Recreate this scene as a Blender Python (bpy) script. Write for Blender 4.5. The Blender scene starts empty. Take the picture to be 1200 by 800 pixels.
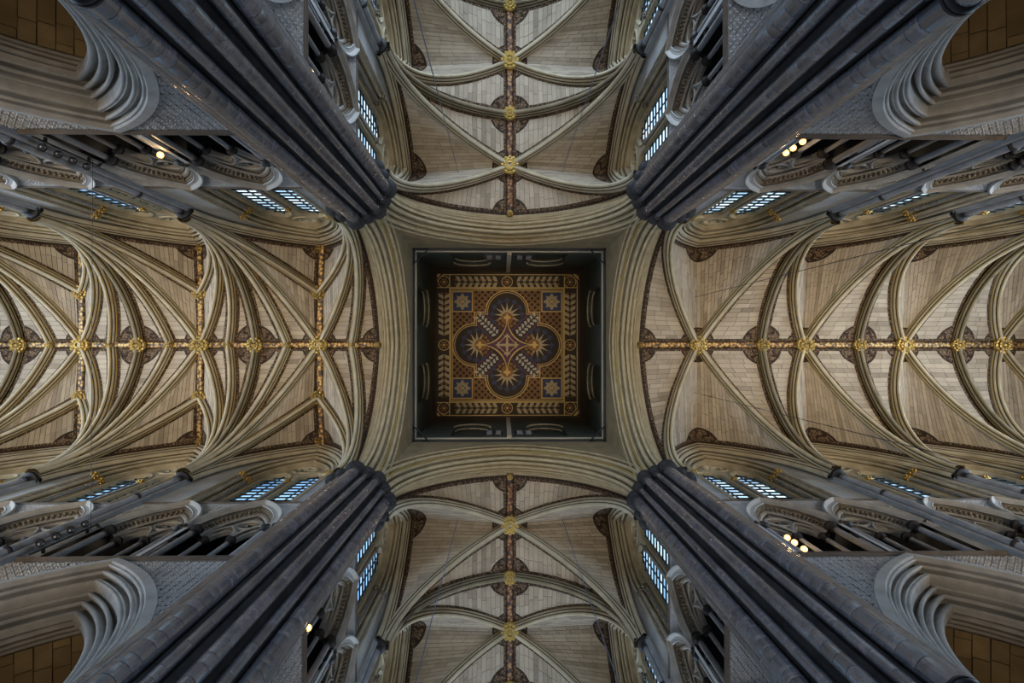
import bpy, math, random
from mathutils import Vector, Matrix
from mathutils.geometry import tessellate_polygon
random.seed(7)
PI = math.pi
sc = bpy.context.scene
COL = sc.collection

# ------------------------------------------------------------------ camera
# world x = picture right, world y = picture down, world z = height above the lens
cam_d = bpy.data.cameras.new('camera')
cam = bpy.data.objects.new('camera', cam_d)
COL.objects.link(cam)
cam_d.sensor_width = 36.0
cam_d.lens = 650.0 / 1200.0 * 36.0
cam_d.clip_start = 0.05
cam_d.clip_end = 300
TX, TY = 11.0 / 650.0, -4.0 / 650.0          # the lens points slightly off the zenith
fwd = Vector((TX, TY, 1.0)).normalized()
right = (Vector((1, 0, 0)) - fwd * fwd.x).normalized()
back = -fwd
up = back.cross(right)
m3 = Matrix((right, up, back)).transposed()
cam.matrix_world = Matrix.Translation((-0.36, 0, 0)) @ m3.to_4x4()
sc.camera = cam

# ------------------------------------------------------------------ exposure, sky
sc.view_settings.view_transform = 'Standard'
sc.view_settings.look = 'None'
sc.view_settings.gamma = 1.0
sc.view_settings.use_curve_mapping = False
sc.view_settings.exposure = 0.0
world = bpy.data.worlds.new('sky')
sc.world = world
world.use_nodes = True
wn = world.node_tree
wn.nodes.clear()
w_out = wn.nodes.new('ShaderNodeOutputWorld')
w_bg = wn.nodes.new('ShaderNodeBackground')
w_tc = wn.nodes.new('ShaderNodeTexCoord')
w_ns = wn.nodes.new('ShaderNodeTexNoise')
w_ns.inputs['Scale'].default_value = 2.2
w_ns.inputs['Detail'].default_value = 5
w_rp = wn.nodes.new('ShaderNodeValToRGB')
w_rp.color_ramp.elements[0].position = 0.42
w_rp.color_ramp.elements[0].color = (0.34, 0.55, 0.78, 1)
w_rp.color_ramp.elements[1].position = 0.60
w_rp.color_ramp.elements[1].color = (0.86, 0.95, 1.0, 1)
wn.links.new(w_tc.outputs['Generated'], w_ns.inputs['Vector'])
w_dot = wn.nodes.new('ShaderNodeVectorMath'); w_dot.operation = 'DOT_PRODUCT'      # more cloud toward one side of the sky
w_dot.inputs[1].default_value = (0.22, -0.30, 0.0)
w_add = wn.nodes.new('ShaderNodeMath')
wn.links.new(w_tc.outputs['Generated'], w_dot.inputs[0])
wn.links.new(w_dot.outputs['Value'], w_add.inputs[0]); wn.links.new(w_ns.outputs['Fac'], w_add.inputs[1])
wn.links.new(w_add.outputs[0], w_rp.inputs['Fac'])
wn.links.new(w_rp.outputs['Color'], w_bg.inputs['Color'])
w_bg.inputs['Strength'].default_value = 2.5
wn.links.new(w_bg.outputs['Background'], w_out.inputs['Surface'])

# ------------------------------------------------------------------ large lights
def area_light(name, loc, aim, sx, sy, power, color, spread=180):
    d = bpy.data.lights.new(name, 'AREA')
    d.shape = 'RECTANGLE'
    d.size, d.size_y = sx, sy
    d.energy = power
    d.color = color
    d.spread = math.radians(spread)
    o = bpy.data.objects.new(name, d)
    COL.objects.link(o)
    o.location = loc
    o.rotation_euler = (Vector(aim) - Vector(loc)).to_track_quat('-Z', 'Y').to_euler()
    return o

COOL = (0.56, 0.75, 1.0)
WARM = (1.0, 0.84, 0.63)
P_END, P_UP = 4500, 420
# added cool fill lights, unseen, at the windowless end of each arm
for (ex, ey, k) in ((27.3, 0, 1.0), (-29.4, 0, 1.15), (0, 22.0, 0.6), (0, -22.0, 1.15)):
    area_light('end_fill_light', (ex, ey, 15), (ex*0.2, ey*0.2, 13), 6, 12, P_END*k, COOL)
# added warm fill lights, unseen below the lens, that brighten the vaults
for (lx, ly, k) in ((13, 0, 1.0), (-13, 0, 1.0), (0, 11, 0.40), (0, -11, 0.46), (20.5, 0, 1.0), (-20.5, 0, 1.0), (0, 0, 0.42)):
    area_light('floor_fill_light', (lx, ly, -1.0), (lx, ly, 27), 2.5, 2.5, P_UP*k, WARM, 60)
for (ax, ay) in ((1, 1), (1, -1), (-1, 1), (-1, -1)):     # added unseen fill lights that brighten the aisle vaults
    area_light('aisle_fill_light', (ax*9.8, ay*9.6, 2.0), (ax*9.6, ay*7.5, 12), 0.6, 0.6, 115, (1.0, 0.72, 0.42))

# ------------------------------------------------------------------ materials
def new_mat(name):
    m = bpy.data.materials.new(name)
    m.use_nodes = True
    nt = m.node_tree
    return m, nt, nt.nodes['Principled BSDF']

def N(nt, kind, **kw):
    n = nt.nodes.new(kind)
    for k, v in kw.items():
        if k in n.inputs:
            n.inputs[k].default_value = v
        else:
            setattr(n, k, v)
    return n

def ramp(nt, stops):
    r = nt.nodes.new('ShaderNodeValToRGB')
    e = r.color_ramp.elements
    while len(e) < len(stops):
        e.new(0.5)
    for i, (p, c) in enumerate(stops):
        e[i].position = p
        e[i].color = (c[0], c[1], c[2], 1)
    return r

def math_n(nt, op, a, b=None, clamp=False):
    n = nt.nodes.new('ShaderNodeMath')
    n.operation = op
    n.use_clamp = clamp
    for i, v in enumerate((a, b)):
        if v is None:
            continue
        if isinstance(v, (int, float)):
            n.inputs[i].default_value = v
        else:
            nt.links.new(v, n.inputs[i])
    return n.outputs[0]

def mix_c(nt, fac, a, b):
    n = nt.nodes.new('ShaderNodeMix')
    n.data_type = 'RGBA'
    for idx, v in ((0, fac), (6, a), (7, b)):
        if isinstance(v, (int, float)):
            n.inputs[idx].default_value = v
        elif isinstance(v, tuple):
            n.inputs[idx].default_value = (v[0], v[1], v[2], 1)
        else:
            nt.links.new(v, n.inputs[idx])
    return n.outputs[2]

def stone(name, c1, c2, scale=1.5, rough=0.85, bump=0.3, rnd=0.0, fine=18.0, spec=0.3):
    m, nt, b = new_mat(name)
    tc = N(nt, 'ShaderNodeTexCoord')
    n1 = N(nt, 'ShaderNodeTexNoise', Scale=scale, Detail=6.0, Roughness=0.65)
    nt.links.new(tc.outputs['Object'], n1.inputs['Vector'])
    r = ramp(nt, ((0.32, c1), (0.68, c2)))
    nt.links.new(n1.outputs['Fac'], r.inputs['Fac'])
    colour = r.outputs['Color']
    if rnd > 0:
        oi = N(nt, 'ShaderNodeObjectInfo')
        v = math_n(nt, 'MULTIPLY_ADD', oi.outputs['Random'], rnd)
        nt.nodes[-1].inputs[2].default_value = 1 - rnd / 2
        hv = N(nt, 'ShaderNodeHueSaturation')
        nt.links.new(v, hv.inputs['Value'])
        nt.links.new(colour, hv.inputs['Color'])
        colour = hv.outputs['Color']
    nt.links.new(colour, b.inputs['Base Color'])
    b.inputs['Roughness'].default_value = rough
    b.inputs['Specular IOR Level'].default_value = spec
    n2 = N(nt, 'ShaderNodeTexNoise', Scale=fine, Detail=4.0)
    nt.links.new(tc.outputs['Object'], n2.inputs['Vector'])
    bp = N(nt, 'ShaderNodeBump', Strength=bump, Distance=0.02)
    nt.links.new(n2.outputs['Fac'], bp.inputs['Height'])
    nt.links.new(bp.outputs['Normal'], b.inputs['Normal'])
    return m

def plain(name, c, rough=0.6, metal=0.0):
    m, nt, b = new_mat(name)
    b.inputs['Base Color'].default_value = (c[0], c[1], c[2], 1)
    b.inputs['Roughness'].default_value = rough
    b.inputs['Metallic'].default_value = metal
    return m

def web_material(name, light, dark, paint_ground, paint_leaf, streak):
    """vault stones: each stone has its own tint; round painted foliage at the bosses and a painted border along the ribs"""
    m, nt, b = new_mat(name)
    at = N(nt, 'ShaderNodeAttribute', attribute_name='tint')
    tc = N(nt, 'ShaderNodeTexCoord')
    n1 = N(nt, 'ShaderNodeTexNoise', Scale=2.5, Detail=5.0)
    nt.links.new(tc.outputs['Object'], n1.inputs['Vector'])
    t = math_n(nt, 'MULTIPLY_ADD', n1.outputs['Fac'], 0.6)
    nt.links.new(at.outputs['Fac'], nt.nodes[-1].inputs[2])
    t = math_n(nt, 'SUBTRACT', t, 0.3, True)
    r = ramp(nt, ((0.0, streak), (0.22, dark), (0.7, light), (1.0, (light[0]*1.12, light[1]*1.12, light[2]*1.1))))
    nt.links.new(t, r.inputs['Fac'])
    stone_c = r.outputs['Color']
    # painted roundels
    br = N(nt, 'ShaderNodeAttribute', attribute_name='boss_rel')
    sp = N(nt, 'ShaderNodeSeparateXYZ')
    nt.links.new(br.outputs['Vector'], sp.inputs['Vector'])
    x, y, rad = sp.outputs
    d = math_n(nt, 'SQRT', math_n(nt, 'ADD', math_n(nt, 'MULTIPLY', x, x), math_n(nt, 'MULTIPLY', y, y)))
    q = math_n(nt, 'DIVIDE', d, rad)
    inside = math_n(nt, 'LESS_THAN', q, 1.0)
    ang = math_n(nt, 'ARCTAN2', y, x)
    wob = math_n(nt, 'MULTIPLY', math_n(nt, 'SINE', math_n(nt, 'MULTIPLY', q, 14.0)), 0.9)
    pet = math_n(nt, 'SINE', math_n(nt, 'ADD', math_n(nt, 'MULTIPLY', ang, 8.0), wob))
    vor = N(nt, 'ShaderNodeTexVoronoi', Scale=6.5, feature='DISTANCE_TO_EDGE')
    nt.links.new(tc.outputs['Object'], vor.inputs['Vector'])
    cells = math_n(nt, 'GREATER_THAN', vor.outputs['Distance'], 0.075)
    leaf = math_n(nt, 'MULTIPLY', math_n(nt, 'GREATER_THAN', pet, -0.6), cells)
    leaf = math_n(nt, 'MULTIPLY', leaf, math_n(nt, 'LESS_THAN', q, 0.90))
    paint = mix_c(nt, leaf, paint_ground, paint_leaf)
    c = mix_c(nt, inside, stone_c, paint)
    # painted border along the ribs
    ed = N(nt, 'ShaderNodeAttribute', attribute_name='edge')
    es = N(nt, 'ShaderNodeSeparateXYZ'); nt.links.new(ed.outputs['Vector'], es.inputs['Vector'])
    edge = math_n(nt, 'MINIMUM', math_n(nt, 'MINIMUM', es.outputs[0], es.outputs[1]), es.outputs[2])
    inb = math_n(nt, 'LESS_THAN', edge, 0.36)
    v2 = N(nt, 'ShaderNodeTexVoronoi', Scale=9.0, feature='DISTANCE_TO_EDGE')
    nt.links.new(tc.outputs['Object'], v2.inputs['Vector'])
    lf2 = math_n(nt, 'GREATER_THAN', v2.outputs['Distance'], 0.16)
    bord = mix_c(nt, lf2, paint_ground, paint_leaf)
    dk = math_n(nt, 'LESS_THAN', edge, 0.23)
    bord = mix_c(nt, dk, bord, paint_ground)
    c = mix_c(nt, inb, c, bord)
    nt.links.new(c, b.inputs['Base Color'])
    b.inputs['Roughness'].default_value = 0.9
    b.inputs['Specular IOR Level'].default_value = 0.15
    n2 = N(nt, 'ShaderNodeTexNoise', Scale=14.0, Detail=4.0)
    nt.links.new(tc.outputs['Object'], n2.inputs['Vector'])
    bp = N(nt, 'ShaderNodeBump', Strength=0.35, Distance=0.02)
    nt.links.new(n2.outputs['Fac'], bp.inputs['Height'])
    nt.links.new(bp.outputs['Normal'], b.inputs['Normal'])
    return m

M = {}
M['web'] = web_material('vault_stone', (0.365, 0.305, 0.23), (0.25, 0.205, 0.15), (0.035, 0.022, 0.014), (0.17, 0.115, 0.07), (0.20, 0.165, 0.125))
M['mortar'] = plain('mortar', (0.10, 0.08, 0.06), 0.95)
M['rib'] = stone('rib_stone', (0.29, 0.24, 0.155), (0.45, 0.385, 0.27), 1.2, bump=0.15)
M['arch'] = stone('arch_stone', (0.22, 0.17, 0.095), (0.33, 0.26, 0.155), 2.4, bump=0.15)
M['rib_dark'] = plain('rib_hollow_shade', (0.045, 0.030, 0.018), 0.9)  # dark colour stands in for the shade in the rib hollows
M['spandrel'] = stone('brown_spandrel_stone', (0.15, 0.105, 0.05), (0.23, 0.165, 0.085), 1.2, bump=0.2)
M['wall'] = stone('wall_stone', (0.21, 0.21, 0.21), (0.34, 0.34, 0.33), 0.8, bump=0.2)
M['diaper'] = stone('carved_stone', (0.25, 0.25, 0.255), (0.42, 0.41, 0.40), 1.3, bump=0.15)
M['tracery'] = stone('tracery_stone', (0.20, 0.19, 0.175), (0.34, 0.32, 0.29), 1.2, bump=0.2)
M['leafband'] = stone('carved_leaf_stone', (0.10, 0.085, 0.065), (0.22, 0.19, 0.15), 6.0, bump=0.5)
M['marble'] = stone('purbeck_marble', (0.040, 0.040, 0.048), (0.105, 0.100, 0.108), 3.5, rough=0.22, bump=0.02, rnd=0.55, fine=30, spec=1.0)
M['marble'].node_tree.nodes['Principled BSDF'].inputs['IOR'].default_value = 1.9
M['marble_core'] = stone('pier_core_shade', (0.014, 0.013, 0.013), (0.03, 0.028, 0.028), 1.5, rough=0.9, bump=0.2, spec=0.05)  # near-black colour puts shade into the recesses between shafts
M['black'] = stone('black_marble', (0.009, 0.009, 0.010), (0.020, 0.019, 0.020), 4.0, rough=0.6, bump=0.08, spec=0.2)
M['greyshaft'] = stone('grey_marble_shaft', (0.15, 0.155, 0.165), (0.27, 0.27, 0.28), 2.0, rough=0.4, bump=0.06, rnd=0.2)
M['aisle'] = stone('aisle_vault_stone', (0.15, 0.105, 0.05), (0.25, 0.18, 0.09), 0.8, bump=0.2, rnd=0.35)
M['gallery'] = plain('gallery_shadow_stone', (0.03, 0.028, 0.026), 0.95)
M['string'] = stone('string_course_stone', (0.06, 0.05, 0.04), (0.11, 0.09, 0.075), 2.0)
M['floor'] = stone('floor_stone', (0.20, 0.19, 0.17), (0.32, 0.30, 0.27), 0.7, rough=0.5)
m, nt, b = new_mat('gold_leaf')
b.inputs['Metallic'].default_value = 0.75
b.inputs['Roughness'].default_value = 0.42
tc = N(nt, 'ShaderNodeTexCoord'); ns = N(nt, 'ShaderNodeTexNoise', Scale=9.0, Detail=4.0)
nt.links.new(tc.outputs['Object'], ns.inputs['Vector'])
r = ramp(nt, ((0.35, (0.16, 0.09, 0.02)), (0.65, (0.62, 0.43, 0.13))))
nt.links.new(ns.outputs['Fac'], r.inputs['Fac']); nt.links.new(r.outputs['Color'], b.inputs['Base Color'])
M['gold'] = m
m, nt, b = new_mat('gold_ridge')
b.inputs['Metallic'].default_value = 0.4
b.inputs['Roughness'].default_value = 0.5
tc = N(nt, 'ShaderNodeTexCoord'); ns = N(nt, 'ShaderNodeTexVoronoi', Scale=7.0)
nt.links.new(tc.outputs['Object'], ns.inputs['Vector'])
r = ramp(nt, ((0.18, (0.46, 0.30, 0.09)), (0.44, (0.25, 0.135, 0.035)), (0.66, (0.035, 0.018, 0.01))))
nt.links.new(ns.outputs['Distance'], r.inputs['Fac']); nt.links.new(r.outputs['Color'], b.inputs['Base Color'])
M['goldridge'] = m
m, nt, b = new_mat('gold_ridge_red')
b.inputs['Roughness'].default_value = 0.6
b.inputs['Metallic'].default_value = 0.2
tc = N(nt, 'ShaderNodeTexCoord'); ns = N(nt, 'ShaderNodeTexVoronoi', Scale=6.0)
nt.links.new(tc.outputs['Object'], ns.inputs['Vector'])
r = ramp(nt, ((0.2, (0.34, 0.19, 0.06)), (0.45, (0.15, 0.055, 0.02)), (0.7, (0.03, 0.014, 0.008))))
nt.links.new(ns.outputs['Distance'], r.inputs['Fac']); nt.links.new(r.outputs['Color'], b.inputs['Base Color'])
M['redridge'] = m
M['gold_dull'] = plain('dull_gold', (0.46, 0.31, 0.08), 0.45, 0.5)
M['iron'] = plain('black_iron', (0.015, 0.015, 0.017), 0.5, 0.3)
M['lead'] = plain('lead', (0.02, 0.025, 0.03), 0.6)
M['cable'] = plain('blue_grey_cable', (0.10, 0.13, 0.20), 0.5)
M['wire'] = plain('dark_wire', (0.03, 0.03, 0.03), 0.6)
M['lampbody'] = plain('lamp_housing', (0.02, 0.02, 0.02), 0.4, 0.4)
M['lampglass'] = plain('unlit_lamp_glass', (0.03, 0.032, 0.04), 0.25)
m, nt, b = new_mat('lit_bulb')
b.inputs['Base Color'].default_value = (1, 0.7, 0.3, 1)
b.inputs['Emission Color'].default_value = (1.0, 0.50, 0.12, 1)
b.inputs['Emission Strength'].default_value = 2.2
M['bulb'] = m
# glass: clear, faintly tinted and slightly reflective
m = bpy.data.materials.new('window_glass'); m.use_nodes = True
nt = m.node_tree; nt.nodes.clear()
o_ = N(nt, 'ShaderNodeOutputMaterial'); tr = N(nt, 'ShaderNodeBsdfTransparent'); gl = N(nt, 'ShaderNodeBsdfGlossy', Roughness=0.15)
oi = N(nt, 'ShaderNodeObjectInfo')
r = ramp(nt, ((0.0, (0.50, 0.62, 0.72)), (1.0, (0.88, 0.93, 0.97))))
nt.links.new(oi.outputs['Random'], r.inputs['Fac']); nt.links.new(r.outputs['Color'], tr.inputs['Color'])
mx = N(nt, 'ShaderNodeMixShader'); mx.inputs[0].default_value = 0.05
nt.links.new(tr.outputs[0], mx.inputs[1]); nt.links.new(gl.outputs[0], mx.inputs[2]); nt.links.new(mx.outputs[0], o_.inputs['Surface'])
M['glass'] = m
M['lantern'] = stone('lantern_plaster', (0.030, 0.034, 0.024), (0.055, 0.058, 0.042), 1.0, bump=0.1)
M['cream'] = plain('cream_plaster', (0.33, 0.275, 0.19), 0.8)
M['p_dark'] = plain('ceiling_dark_brown', (0.030, 0.018, 0.010), 0.8)
M['p_brown'] = plain('ceiling_orange_brown', (0.20, 0.095, 0.025), 0.8)
M['p_gold'] = plain('ceiling_gold', (0.50, 0.33, 0.10), 0.55, 0.2)
M['p_cream'] = plain('ceiling_cream', (0.35, 0.28, 0.165), 0.8)
M['p_blue'] = plain('ceiling_blue', (0.035, 0.045, 0.11), 0.8)
M['p_grey'] = plain('ceiling_grey_white', (0.36, 0.34, 0.31), 0.8)
M['p_plum'] = plain('ceiling_plum', (0.08, 0.03, 0.06), 0.8)

# ------------------------------------------------------------------ mesh helpers
class MB:
    def __init__(s):
        s.v, s.f, s.m, s.t, s.br, s.ed = [], [], [], [], [], []
    def add(s, vs, fs, mat=0):
        b = len(s.v)
        s.v.extend(vs)
        for f in fs:
            s.f.append(tuple(i + b for i in f))
            s.m.append(mat)
    def grid(s, rows, mat=0, mats=None, closed=False):
        """rows: list of equally long lists of points; mats gives a material per column"""
        n = len(rows[0]); b = len(s.v)
        for r_ in rows:
            s.v.extend(r_)
        for i in range(len(rows) - 1):
            for j in range(n if closed else n - 1):
                k = (j + 1) % n
                s.f.append((b + i*n + j, b + i*n + k, b + (i+1)*n + k, b + (i+1)*n + j))
                s.m.append(mats[j] if mats else mat)
    def box(s, c, d, mat=0, rot=None):
        x, y, z = d[0]/2, d[1]/2, d[2]/2
        vs = [Vector((sx*x, sy*y, sz*z)) for sz in (-1, 1) for sy in (-1, 1) for sx in (-1, 1)]
        if rot is not None:
            vs = [rot @ v for v in vs]
        s.add([tuple(v + Vector(c)) for v in vs], [(0,2,3,1),(4,5,7,6),(0,1,5,4),(2,6,7,3),(0,4,6,2),(1,3,7,5)], mat)
    def lathe(s, prof, n=16, at=(0,0,0), mat=0, lobes=0, amp=0.0):
        rows = []
        for (r_, z) in prof:
            rows.append([(at[0] + r_*(1 + amp*math.cos(lobes*2*PI*k/n))*math.cos(2*PI*k/n), at[1] + r_*(1 + amp*math.cos(lobes*2*PI*k/n))*math.sin(2*PI*k/n), at[2] + z) for k in range(n)])
        s.grid(rows, mat, closed=True)
    def tube(s, path, rad, n=8, mat=0, close=False):
        path = [Vector(p) for p in path]; rows = []
        L = len(path)
        for i, p in enumerate(path):
            if close:
                t = path[(i+1) % L] - path[i-1]
            else:
                t = path[min(i+1, L-1)] - path[max(i-1, 0)]
            t.normalize()
            a = Vector((0, 1, 0)) if abs(t.y) < 0.9 else Vector((1, 0, 0))
            u = t.cross(a).normalized(); w = t.cross(u)
            rows.append([tuple(p + (u*math.cos(2*PI*k/n) + w*math.sin(2*PI*k/n))*rad) for k in range(n)])
        if close:
            rows.append(rows[0])
        s.grid(rows, mat, closed=True)
        if not close:
            b = len(s.v)
            s.v.extend(rows[0] + rows[-1])
            s.f.append(tuple(range(b, b+n))); s.m.append(mat)
            s.f.append(tuple(range(b+n, b+2*n))); s.m.append(mat)
    def blob(s, c, r, mat=0, sq=(1,1,1), n=6):
        rows = []
        for i in range(n//2 + 1):
            th = PI*i/(n//2)
            rr = max(math.sin(th), 0.02)
            rows.append([(c[0] + r*sq[0]*rr*math.cos(2*PI*k/n), c[1] + r*sq[1]*rr*math.sin(2*PI*k/n), c[2] + r*sq[2]*math.cos(th)) for k in range(n)])
        s.grid(rows, mat, closed=True)
    def sheet(s, poly, fn, mat=0):
        """flat polygon given in 2D, fn maps 2D to 3D"""
        p3 = [Vector((p[0], p[1], 0)) for p in poly]
        tris = tessellate_polygon([p3])
        s.add([fn(*p) for p in poly], tris, mat)
    def plate(s, loops, fn, d0, d1, mat=0, back=False):
        """solid plate with holes: loops[0] outer; fn(x, z, d) maps to 3D"""
        tris = tessellate_polygon([[Vector((p[0], p[1], 0)) for p in l] for l in loops])
        flat = [p for l in loops for p in l]
        s.add([fn(p[0], p[1], d0) for p in flat], tris, mat)
        if back:
            s.add([fn(p[0], p[1], d1) for p in flat], tris, mat)
        for l in loops:
            k = len(l)
            s.add([fn(p[0], p[1], d0) for p in l] + [fn(p[0], p[1], d1) for p in l], [(i, (i+1) % k, k + (i+1) % k, k+i) for i in range(k)], mat)
    def mesh(s, name, mats, angle=40, smooth=True):
        me = bpy.data.meshes.new(name)
        me.from_pydata([tuple(v) for v in s.v], [], s.f)
        for mt in mats:
            me.materials.append(mt)
        me.polygons.foreach_set('material_index', s.m)
        if s.t:
            a = me.attributes.new('tint', 'FLOAT', 'FACE'); a.data.foreach_set('value', s.t)
            a = me.attributes.new('boss_rel', 'FLOAT_VECTOR', 'POINT'); a.data.foreach_set('vector', [c for v in s.br for c in v])
            a = me.attributes.new('edge', 'FLOAT_VECTOR', 'POINT'); a.data.foreach_set('vector', [c for v in s.ed for c in v])
        if smooth:
            me.shade_smooth()
            me.set_sharp_from_angle(angle=math.radians(angle))
        me.update()
        return me

def put(name, me, parent=None, mat=None, kind=None, label=None):
    o = bpy.data.objects.new(name, me)
    COL.objects.link(o)
    if parent is not None:
        o.parent = parent
    if mat is not None:
        o.matrix_local = mat
    if kind:
        o['kind'] = kind
    if label:
        o['label'] = label
    return o

def thing(name, matrix, label, cat, group=None):
    o = bpy.data.objects.new(name, None)
    COL.objects.link(o)
    o.empty_display_size = 0.3
    o.matrix_world = matrix
    o['label'] = label; o['category'] = cat
    if group:
        o['group'] = group
    return o

def struct(name, matrix=None):
    o = bpy.data.objects.new(name, None)
    COL.objects.link(o)
    if matrix is not None:
        o.matrix_world = matrix
    o['kind'] = 'structure'
    return o

def T(x=0, y=0, z=0):
    return Matrix.Translation((x, y, z))

def chain(start, *segs):
    """moulding profile: 'l' straight to, 'r' convex roll to, 'h' hollow to"""
    pts = [start]
    for (k, x, y) in segs:
        a = pts[-1]
        if k == 'l':
            pts.append((x, y)); continue
        dx, dy = x - a[0], y - a[1]
        L = math.hypot(dx, dy); nx, ny = dy/L, -dx/L
        sag = (0.5 if k == 'r' else -1.9) * L
        n = 6
        for i in range(1, n + 1):
            t = i/n
            off = sag * math.sin(PI*t) ** 0.7 if i < n else 0
            pts.append((a[0] + dx*t + nx*off, a[1] + dy*t + ny*off))
    return pts

def arch_rows(a, rise, zs, prof, n=14, foot=None):
    """rows along the arch; prof (r, d): r toward the opening, d depth. Returns rows of (x, d, z)"""
    R = (a*a + rise*rise) / (2*a); c = R - a
    rows = []
    if foot is not None:
        rows.append([(-(a - r), d, foot) for r, d in prof])
    for i in range(n + 1):
        t = i/n
        row = []
        for r, d in prof:
            Rr = R - r
            th = t * math.acos(max(-1, min(1, c/Rr)))
            row.append((c - Rr*math.cos(th), d, zs + Rr*math.sin(th)))
        rows.append(row)
    for row in list(reversed(rows))[1:]:
        rows.append([(-x, d, z) for x, d, z in row])
    return rows

def arch_line(a, rise, zs, n=14, foot=None, r=0.0):
    return [(p[0][0], p[0][2]) for p in arch_rows(a, rise, zs, [(r, 0)], n, foot)]

# ------------------------------------------------------------------ dimensions
W = 5.3                      # wall face from the axis
ZB, ZA = 13.9, 18.77         # string courses under the triforium and under the clerestory
ZS, ZR = 21.5, 27.8          # springing and ridge of the vault
FLOOR = -1.2
ARMS = {
    'right': dict(p=[6.0, 12.7, 17.6, 22.6, 27.6], boss=[9.44, 14.83, 19.9, 24.9], win=[9.4, 15.1, 20.1], tri=[(8.4, 10.9), (14.15, 16.45)], arc=[(9.75, 2.92), (15.15, 2.3)], kind='quad'),
    'left': dict(p=[6.0, 12.6, 18.3, 24.1, 29.9], boss=[9.48, 15.3, 21.1, 27.0], win=[9.3, 15.3, 21.1], tri=[(8.3, 10.8), (14.2, 16.7)], arc=[(9.75, 2.92), (15.45, 2.5)], kind='tierceron'),
    'upper': dict(p=[6.0, 11.55, 17.0, 22.5], boss=[8.95, 14.2, 19.7], win=[8.55, 13.9], tri=[(7.85, 10.0)], arc=[(8.95, 2.3)], kind='quad'),
    'lower': dict(p=[6.0, 11.55, 17.0, 22.5], boss=[8.95, 14.2, 19.7], win=[8.55, 13.9], tri=[(7.85, 10.0)], arc=[(8.95, 2.3)], kind='quad'),
}
def arm_matrix(arm, s):
    """canonical x runs outward along the arm, canonical y toward the wall on side s"""
    if arm == 'right': r0, r1 = (1, 0, 0), (0, s, 0)
    elif arm == 'left': r0, r1 = (-1, 0, 0), (0, s, 0)
    elif arm == 'lower': r0, r1 = (0, s, 0), (1, 0, 0)
    else: r0, r1 = (0, s, 0), (-1, 0, 0)
    return Matrix((r0 + (0,), r1 + (0,), (0, 0, 1, 0), (0, 0, 0, 1)))
def side_name(arm, s):
    if arm in ('right', 'left'):
        return 'lower' if s > 0 else 'upper'
    return 'right' if s > 0 else 'left'

# ------------------------------------------------------------------ floor
mb = MB()
mb.box((0, 0, FLOOR - 0.1), (70, 56, 0.2))
o = put('floor', mb.mesh('floor', [M['floor']]), kind='structure')

# ------------------------------------------------------------------ walls
def diaper(mb, x0, x1, z0, z1, size, keep, d=-0.035, mat=0):
    nx = int((x1 - x0)/size); nz = int((z1 - z0)/size)
    for i in range(nx):
        for j in range(nz):
            cx, cz = x0 + (i + 0.5)*size, z0 + (j + 0.5)*size
            if not keep(cx, cz):
                continue
            h = size*0.43; q = h*0.98
            y = W
            dd = d*random.uniform(0.8, 1.25)
            vs = [(cx, y + dd*0.7, cz)]
            for k in range(8):
                a = PI/4*k
                rr = q if k % 2 == 0 else q*1.38
                vs.append((cx + rr*math.cos(a), y + (dd*0.15 if k % 2 == 0 else dd*0.5), cz + rr*math.sin(a)))
            for k in range(4):
                a = PI/2*k + PI/4
                vs.append((cx + q*0.62*math.cos(a), y + dd*1.5, cz + q*0.62*math.sin(a)))
            fs = []
            for k in range(4):
                e0, c, e1, t = 1 + 2*k, 2 + 2*k, 1 + (2*k + 2) % 8, 9 + k
                fs += [(0, e0, t), (e0, c, t), (c, e1, t), (e1, 0, t)]
            mb.add(vs, fs, mat)

ARC_H, ARC_RISE = 8.5, 5.0
def in_arch(x, z, xc, a, rise, zs, pad=0.0):
    x = abs(x - xc)
    if z < zs:
        return x < a + pad
    R = (a*a + rise*rise)/(2*a); c = R - a
    return math.hypot(x + c, z - zs) < R + pad

def wall_xz(d):
    return lambda x, z: (x, W + d, z)

arc_prof = chain((-0.22, 0.0), ('l', -0.22, -0.10), ('l', -0.02, -0.12), ('l', 0.01, -0.06), ('r', 0.08, -0.02), ('h', 0.14, 0.03), ('l', 0.17, 0.03), ('r', 0.25, 0.07), ('h', 0.33, 0.14), ('l', 0.36, 0.15), ('r', 0.44, 0.20), ('l', 0.46, 0.32), ('h', 0.56, 0.33),
                 ('r', 0.64, 0.38), ('h', 0.72, 0.44), ('r', 0.81, 0.49), ('h', 0.88, 0.56), ('r', 0.98, 0.64), ('l', 1.0, 0.70), ('h', 0.95, 0.77), ('r', 0.89, 0.86), ('h', 0.83, 0.93), ('r', 0.77, 1.01),
                 ('h', 0.71, 1.07), ('r', 0.64, 1.15), ('h', 0.59, 1.2), ('l', 0.5, 1.40), ('l', 0.0, 1.45))
wall_meshes = {}
string_prof = [(0.0, 0.02), (-0.10, 0.05), (-0.15, 0.02), (-0.15, -0.03), (-0.09, -0.06), (-0.04, -0.13), (0.0, -0.15)]

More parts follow.
